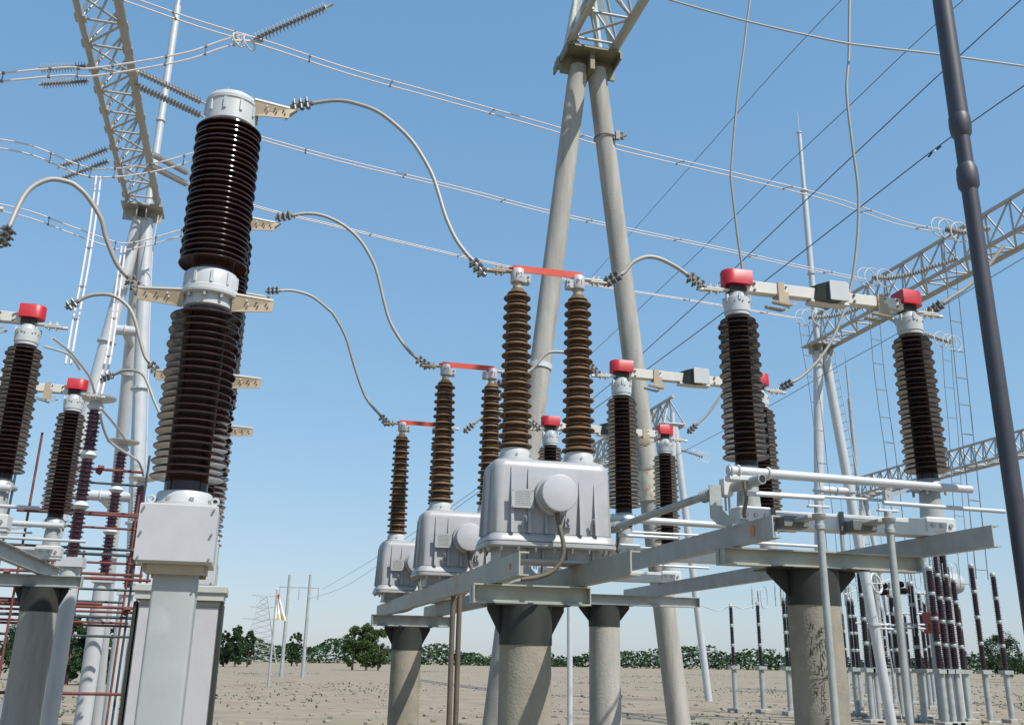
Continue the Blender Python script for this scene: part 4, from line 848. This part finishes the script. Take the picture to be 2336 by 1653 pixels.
# horizontal interrupters
p = at(2032, 1352, 30); t = thing('interrupter_head', 'black T-shaped horizontal interrupters in the distant yard', 'interrupter', p)
for a, b, z in ((-.62, -.12, 0), (.12, .7, .06), (-.45, -.1, .22), (.18, .55, .28)):
    MB().lathe((a, 0, z), [(0, 0)] + sheds(.02, b-a-.02, 8, .07, .11, .10, .01, .01) + [(0, b-a)], 16, axis=(1, 0, .06)).build('interrupter', BLACK if False else PORC, t)
MB().box((0, 0, .0), (.22, .2, .26), None, .03).cyl((0, 0, 0), (0, 0, .35), .06, n=12).build('hub', GALV, t)
# pale masts and red box
for px0, py0, Y, r_, lb in ((1968, 1300, 30, .15, 'pale mast between the two tall dark posts'), (1992, 1290, 30, .10, 'leaning pale mast right of the tall dark posts'), (2104, 1240, 30, .09, 'slim blue-grey mast left of the red box'), (2138, 1300, 29, .13, 'pale mast behind the red box'), (1920, 1210, 40, .10, 'far pale mast behind the base beam')):
    p = at(px0, py0, Y); tag(MB().cyl((0,0,0), (0,0,p.z), r_*1.1, r_, 16).build('tubular_mast', TUBE if r_ > .1 else GALV, None, (p.x, Y, 0)), lb, 'mast', 'pale masts of the distant yard')
p = at(2128, 1410, 28); t = thing('equipment_box', 'dark red equipment box among the distant posts', 'cabinet', (p.x, 28, 0))
MB().b2((-.22, -.2, p.z-.45), (.22, .2, p.z+.2), .02).build('box', TRPAINT, t); MB().b2((-.2, -.215, p.z-.4), (.2, -.2005, p.z+.15)).build('door', TRPAINT, t); MB().cyl((0,0,0), (0,0,p.z-.45), .08, n=12).build('stand', GALV, t)
p = at(2160, 1330, 29); t = thing('oil_vessel', 'rounded grey vessel behind the right tall posts', 'vessel', p)
MB().lathe((-.5,0,0), [(0,-.1), (.2,-.06), (.34,.1), (.36,.3), (.36,.8), (.3,.98), (.12,1.05), (0,1.06)], 28, axis=(1,0,0)).build('shell', GREYB, t); MB().cyl((0,0,-.3), (0,0,-p.z), .12, n=12).build('stand', TUBE, t)
for px, z_, Y, w_, lb in ((2020, 1432, 28, 1.1, 'low white railing of pipes left of the right operating pipe'), (2108, 1432, 28, 1.3, 'low white railing of pipes right of the right operating pipe')):
    p = at(px, z_, Y); t = thing('pipe_railing', lb, 'railing', (p.x, Y, 0), 'low white pipe railings')
    for dz in (0, .12): MB().cyl((-w_*.6, 0, p.z+dz), (w_*.6, 0, p.z+dz-.03), .035, n=8).build('rail', TUBE, t)
    for x in (-w_*.55, w_*.55): MB().cyl((x, 0, 0), (x, 0, p.z+.12), .03, n=8).build('post', TUBE, t)
for px0, px1, py, Y, lb in ((2090, 2180, 1352, 30, 'horizontal busbar pipe through the far posts at right'), (2060, 2185, 1398, 33, 'lower horizontal busbar pipe at right'), (1950, 2090, 1420, 38, 'far horizontal busbar between the operating pipes')):
    a, b = at(px0, py, Y), at(px1, py+4, Y); tag(MB().cyl((0,0,0), b-a, .035, n=8).build('busbar', GALV, None, a), lb, 'busbar', 'far horizontal busbars')
for px, lb in (([(1600, 1380), (1640, 1392), (1667, 1380), (1695, 1387), (1728, 1378)], 'drooping line over the first two black posts'), ([(1905, 1352), (1935, 1352), (1965, 1340)], 'drooping line right of the thick column'), ([(2010, 1328), (2035, 1320), (2060, 1326), (2076, 1330)], 'arched lead from the round ring to the right pipe')):
    cable('bus_wire', lb, 'wire', path(px, 33, 33), .016, GALV, 'thin bus wires in the distant yard', 5)
# thin white posts and drops behind the nearest column
for px, py, Y, lb in ((1300, 1375, 24, 'left thin white stand leg behind the nearest column cap'), (1362, 1372, 24, 'right thin white stand leg behind the nearest column cap')):
    p = at(px, py, Y); tag(MB().cyl((0,0,0), (0,0,p.z), .07, n=12).build('stand_leg', TUBE, None, (p.x, Y, 0)), lb, 'pipe', 'thin white stand legs')
a, b = at(1296, 1376, 24), at(1366, 1372, 24); tag(MB().cyl((0,0,0), (b.x-a.x, 0, 0), .06, n=12).build('cross_pipe', TUBE, None, (a.x, 24, a.z)), 'white horizontal pipe joining the two thin stand legs', 'pipe')
# cable bundle hanging under the tanks
t = thing('cable_bundle', 'dark conduits dropping behind the left channel below the grey tanks', 'conduit', (1.62, 8.2, 0))
for x, y in ((0, 0), (.06, .03)): MB().tube(smooth_pts([V((x+.05, y+.1, 2.28)), V((x+.02, y+.03, 2.2)), V((x, y, 2.0)), V((x, y, 1.0)), V((x, y, 0))], 4), .022, 10).build('conduit', CABLE, t)

# ---------------------------------------------------------------- horizon: poles, pylon, flag
t = thing('pole_frame', 'distant two-pole H-frame line support on the horizon', 'power pole', (0, HF, 0))
for px, tx in ((650, 660), (698, 708)):
    b = at(px, 1446, HF); a = at(tx, 1310, HF); MB().cyl((b.x, 0, 0), (b.x, 0, a.z), .17, .11, 10).build('pole', GALV, t)
a, b = at(637, 1338, HF), at(730, 1342, HF); MB().bar((a.x, 0, a.z), (b.x, 0, a.z), .08, .10).build('cross_arm', GALV, t)
for x in (a.x+.1, (a.x+b.x)/2, b.x-.1): MB().lathe((x, 0, a.z), [(0, -1.0), (.045, -.98), (.045, -.2), (.02, -.1), (.02, 0)], 8).build('hanging_insulator', GALV, t)
p = at(608, 1360, 250); t = thing('lattice_pylon', 'faint distant lattice pylon left of the flag', 'pylon', (p.x-.5, 250, 0))
H6 = p.z; q = MB()
for sx in (-1, 1):
    for sy in (-1, 1): q.cyl((sx*4.2, sy*4.2, 0), (sx*.7, sy*.7, H6), .07, n=5)
for i in range(12):
    z0, z1_ = H6*i/12, H6*(i+1)/12; w0, w1 = 4.2-3.5*i/12, 4.2-3.5*(i+1)/12
    for sy in (-1, 1): q.cyl((-w0, sy*w0, z0), (w1, sy*w1, z1_), .035, n=4).cyl((w0, sy*w0, z0), (-w1, sy*w1, z1_), .035, n=4).cyl((sy*w0, -w0, z0), (sy*w1, w1, z1_), .035, n=4)
q.build('tower', GALV, t)
for zz, ww in ((H6*.99, 3.0), (H6*.82, 3.4), (H6*.64, 4.6)): MB().cyl((-ww, 0, zz+.4), (0, 0, zz), .05, n=4).cyl((ww, 0, zz+.4), (0, 0, zz), .05, n=4).cyl((-ww, 0, zz+.4), (ww, 0, zz+.4), .04, n=4).build('cross_arm', GALV, t)
a = at(632, 1348, 60); t = thing('flagpole', 'distant flagpole between the pylon and the pole frame', 'flagpole', (a.x, 60, 0))
MB().cyl((0,0,0), (0,0,a.z), .07, .04, 10).build('pole', GALV, t); MB().lathe((0,0,a.z), [(0, 0), (.08, .06), (.08, .12), (0, .18)], 10).build('finial', RINGM, t)
def flagmat():
    m = bpy.data.materials.new('flag_cloth'); m.use_nodes = True; N = m.node_tree.nodes; b = N['Principled BSDF']; b.inputs['Roughness'].default_value = .8
    tc = N.new('ShaderNodeTexCoord'); sp = N.new('ShaderNodeSeparateXYZ'); m.node_tree.links.new(tc.outputs['Generated'], sp.inputs[0])
    rp = N.new('ShaderNodeValToRGB'); rp.color_ramp.elements[0].color = (.75, .60, .35, 1); rp.color_ramp.elements[0].position = .1
    e = rp.color_ramp.elements.new(.3); e.color = (.85, .83, .82, 1); e = rp.color_ramp.elements.new(.72); e.color = (.85, .8, .8, 1); rp.color_ramp.elements[-1].color = (.75, .12, .08, 1); rp.color_ramp.elements[-1].position = .9
    m.node_tree.links.new(sp.outputs[2], rp.inputs[0]); m.node_tree.links.new(rp.outputs[0], b.inputs['Base Color']); return m
q = MB(); nx, nz = 10, 10; vs_ = []
for j in range(nz+1):
    v_ = j/nz; wd = .12 + .62*(1-v_)
    for i in range(nx+1):
        u = i/nx; vs_.append((.04 + u*wd*.9, .10*math.sin(u*13 + v_*2)*(.3+u), -1.42 + 1.3*v_ - u*.12*(1-v_) + (.12*u if v_ > .8 else 0)))
q.add(vs_, [(j*(nx+1)+i, j*(nx+1)+i+1, (j+1)*(nx+1)+i+1, (j+1)*(nx+1)+i) for j in range(nz) for i in range(nx)], True)
q.add([(x, y+.012, z) for x, y, z in vs_], [(j*(nx+1)+i, (j+1)*(nx+1)+i, (j+1)*(nx+1)+i+1, j*(nx+1)+i+1) for j in range(nz) for i in range(nx)], True)
tag(q.build('flag', flagmat(), None, (a.x, 60, a.z-.1)), 'limp red, white and yellow flag hanging on the distant flagpole', 'flag')

# ---------------------------------------------------------------- trees along the horizon
def tree(x, y, h, wd, label, m, seed):
    rnd = random.Random(seed); t = thing('tree', label, 'tree', (x, y, 0), 'trees on the horizon')
    q = MB().cyl((0,0,0), (0,0,h*.6), h*.03, h*.015, 8)
    cl = []
    for k in range(9):
        a = rnd.uniform(0, 6.28); z = h*rnd.uniform(.35, .8); rr = wd*.35*rnd.random(); e = V((rr*math.cos(a)*1.6, rr*math.sin(a)*1.6, z)); q.cyl((0, 0, z*.55), e, h*.012, h*.005, 5)
    q.build('trunk', BARK, t)
    for k in range(46):
        z = rnd.uniform(.10, .96); w_ = wd*.5*math.sqrt(max(0.02, 1-((z-.5)/.5)**2))*rnd.uniform(.3, 1); a = rnd.uniform(0, 6.28)
        cl.append((V((w_*math.cos(a), w_*math.sin(a), h*z)), wd*rnd.uniform(.08, .19)))
    vs_, fs_ = [], []
    for c_, r_ in cl:
        for k in range(150):
            d = V((rnd.gauss(0,1), rnd.gauss(0,1), rnd.gauss(0,1))).normalized()*r_*rnd.uniform(.5, 1.15); p_ = c_ + d
            s_ = h*rnd.uniform(.012, .026); n_ = V((rnd.gauss(0,1), rnd.gauss(0,1), rnd.gauss(0,1))).normalized(); a_, b_, _ = frame(n_)
            i0 = len(vs_); vs_ += [p_+a_*s_, p_+b_*s_*.6, p_-a_*s_, p_-b_*s_*.6]; fs_.append((i0, i0+1, i0+2, i0+3))
    MB().add(vs_, fs_).build('crown', m, t)
def tree_px(x, ytop, Y, wpx, label, m, seed):
    p = at(x, ytop, Y); d = abs((M3.transposed() @ V((p.x, p.y, p.z-EYE))).z); tree(p.x, Y, p.z, wpx*d/F, label, m, seed)
T = [(175, 1402, 60, 70, 'dark tree at the far left behind the scaffold', LEAF2), (228, 1400, 60, 60, 'pointed dark tree between the scaffold and the breaker column', LEAF2), (258, 1428, 62, 50, 'low tree right of the pointed one at left', LEAF),
     (545, 1427, 170, 42, 'rounded tree just right of the breaker column', LEAF2), (518, 1436, 172, 30, 'small tree touching the cabinet edge', LEAF2), (572, 1438, 172, 26, 'small tree under the lattice pylon', LEAF2),
     (672, 1440, 200, 18, 'tiny tree left of the right H-frame pole', LEAF2), (684, 1439, 200, 14, 'tiny tree touching the right H-frame pole', LEAF2), (810, 1428, 150, 44, 'pale green tree left of the tank frame, left of a trio', LEAF), (842, 1423, 150, 48, 'pale green tree left of the tank frame, tallest of a trio', LEAF), (868, 1433, 150, 44, 'pale green tree left of the tank frame, right of a trio', LEAF),
     (60, 1420, 70, 90, 'broad tree beyond the left edge', LEAF2), (2280, 1450, 150, 90, 'tree beyond the right edge', LEAF2)]
for i, (x, yt, Y, wp, lb, m) in enumerate(T): tree_px(x, yt, Y, wp, lb, m, 100+i)
q = MB(); rnd = random.Random(9)
vs_, fs_ = [], []
for k in range(60000):
    a = rnd.uniform(-1, 1); x = a*520 + 60; y = 340 + rnd.uniform(-14, 14); hmax = 5.0 + 1.6*math.sin(x*.05) + 1.1*math.sin(x*.21+1) + .8*math.sin(x*.53)
    p_ = V((x, y, rnd.random()**.8*hmax)); s_ = rnd.uniform(.35, .8); n_ = V((rnd.gauss(0,1), rnd.gauss(0,1), rnd.gauss(0,1))).normalized(); a_, b_, _ = frame(n_)
    i0 = len(vs_); vs_ += [p_+a_*s_, p_+b_*s_*.6, p_-a_*s_, p_-b_*s_*.6]; fs_.append((i0, i0+1, i0+2, i0+3))
tag(MB().add(vs_, fs_).build('tree_belt', LEAF2), 'low far-off belt of trees along the horizon', 'tree belt', kind='stuff')

# weeds and stones on the yard
rnd = random.Random(21); q = MB(); vs_, fs_ = [], []
for k in range(5000):
    if k % 60 == 0: cy0 = 16 + 160*rnd.random()**1.4; cx0 = rnd.uniform(-.55, 1.15)*cy0; sp_ = rnd.uniform(.5, 4)
    c_ = V((cx0 + rnd.gauss(0, sp_*1.6), cy0 + rnd.gauss(0, sp_), 0)); h = rnd.uniform(.03, .11)
    for j in range(4):
        a_ = rnd.uniform(0, 6.28); e = V((math.cos(a_), math.sin(a_), 0)); i0 = len(vs_); vs_ += [c_ - e*.03, c_ + e*.03, c_ + V((rnd.gauss(0, .05), rnd.gauss(0, .05), h))]; fs_.append((i0, i0+1, i0+2))
tag(q.add(vs_, fs_).build('weeds', LEAF), 'sparse low weeds on the bare yard', 'weeds', kind='stuff')
q = MB()
for k in range(2500):
    y = 12 + 60*rnd.random(); x = rnd.uniform(-.6, 1.2)*y; r_ = rnd.uniform(.02, .09); q.box((x, y, r_*.3), (r_*2, r_*1.6, r_), Matrix.Rotation(rnd.uniform(0, 3), 3, 'Z'), r_*.25)
tag(q.build('loose_stones', CONC2), 'loose stones scattered over the bare yard', 'stones', kind='stuff')
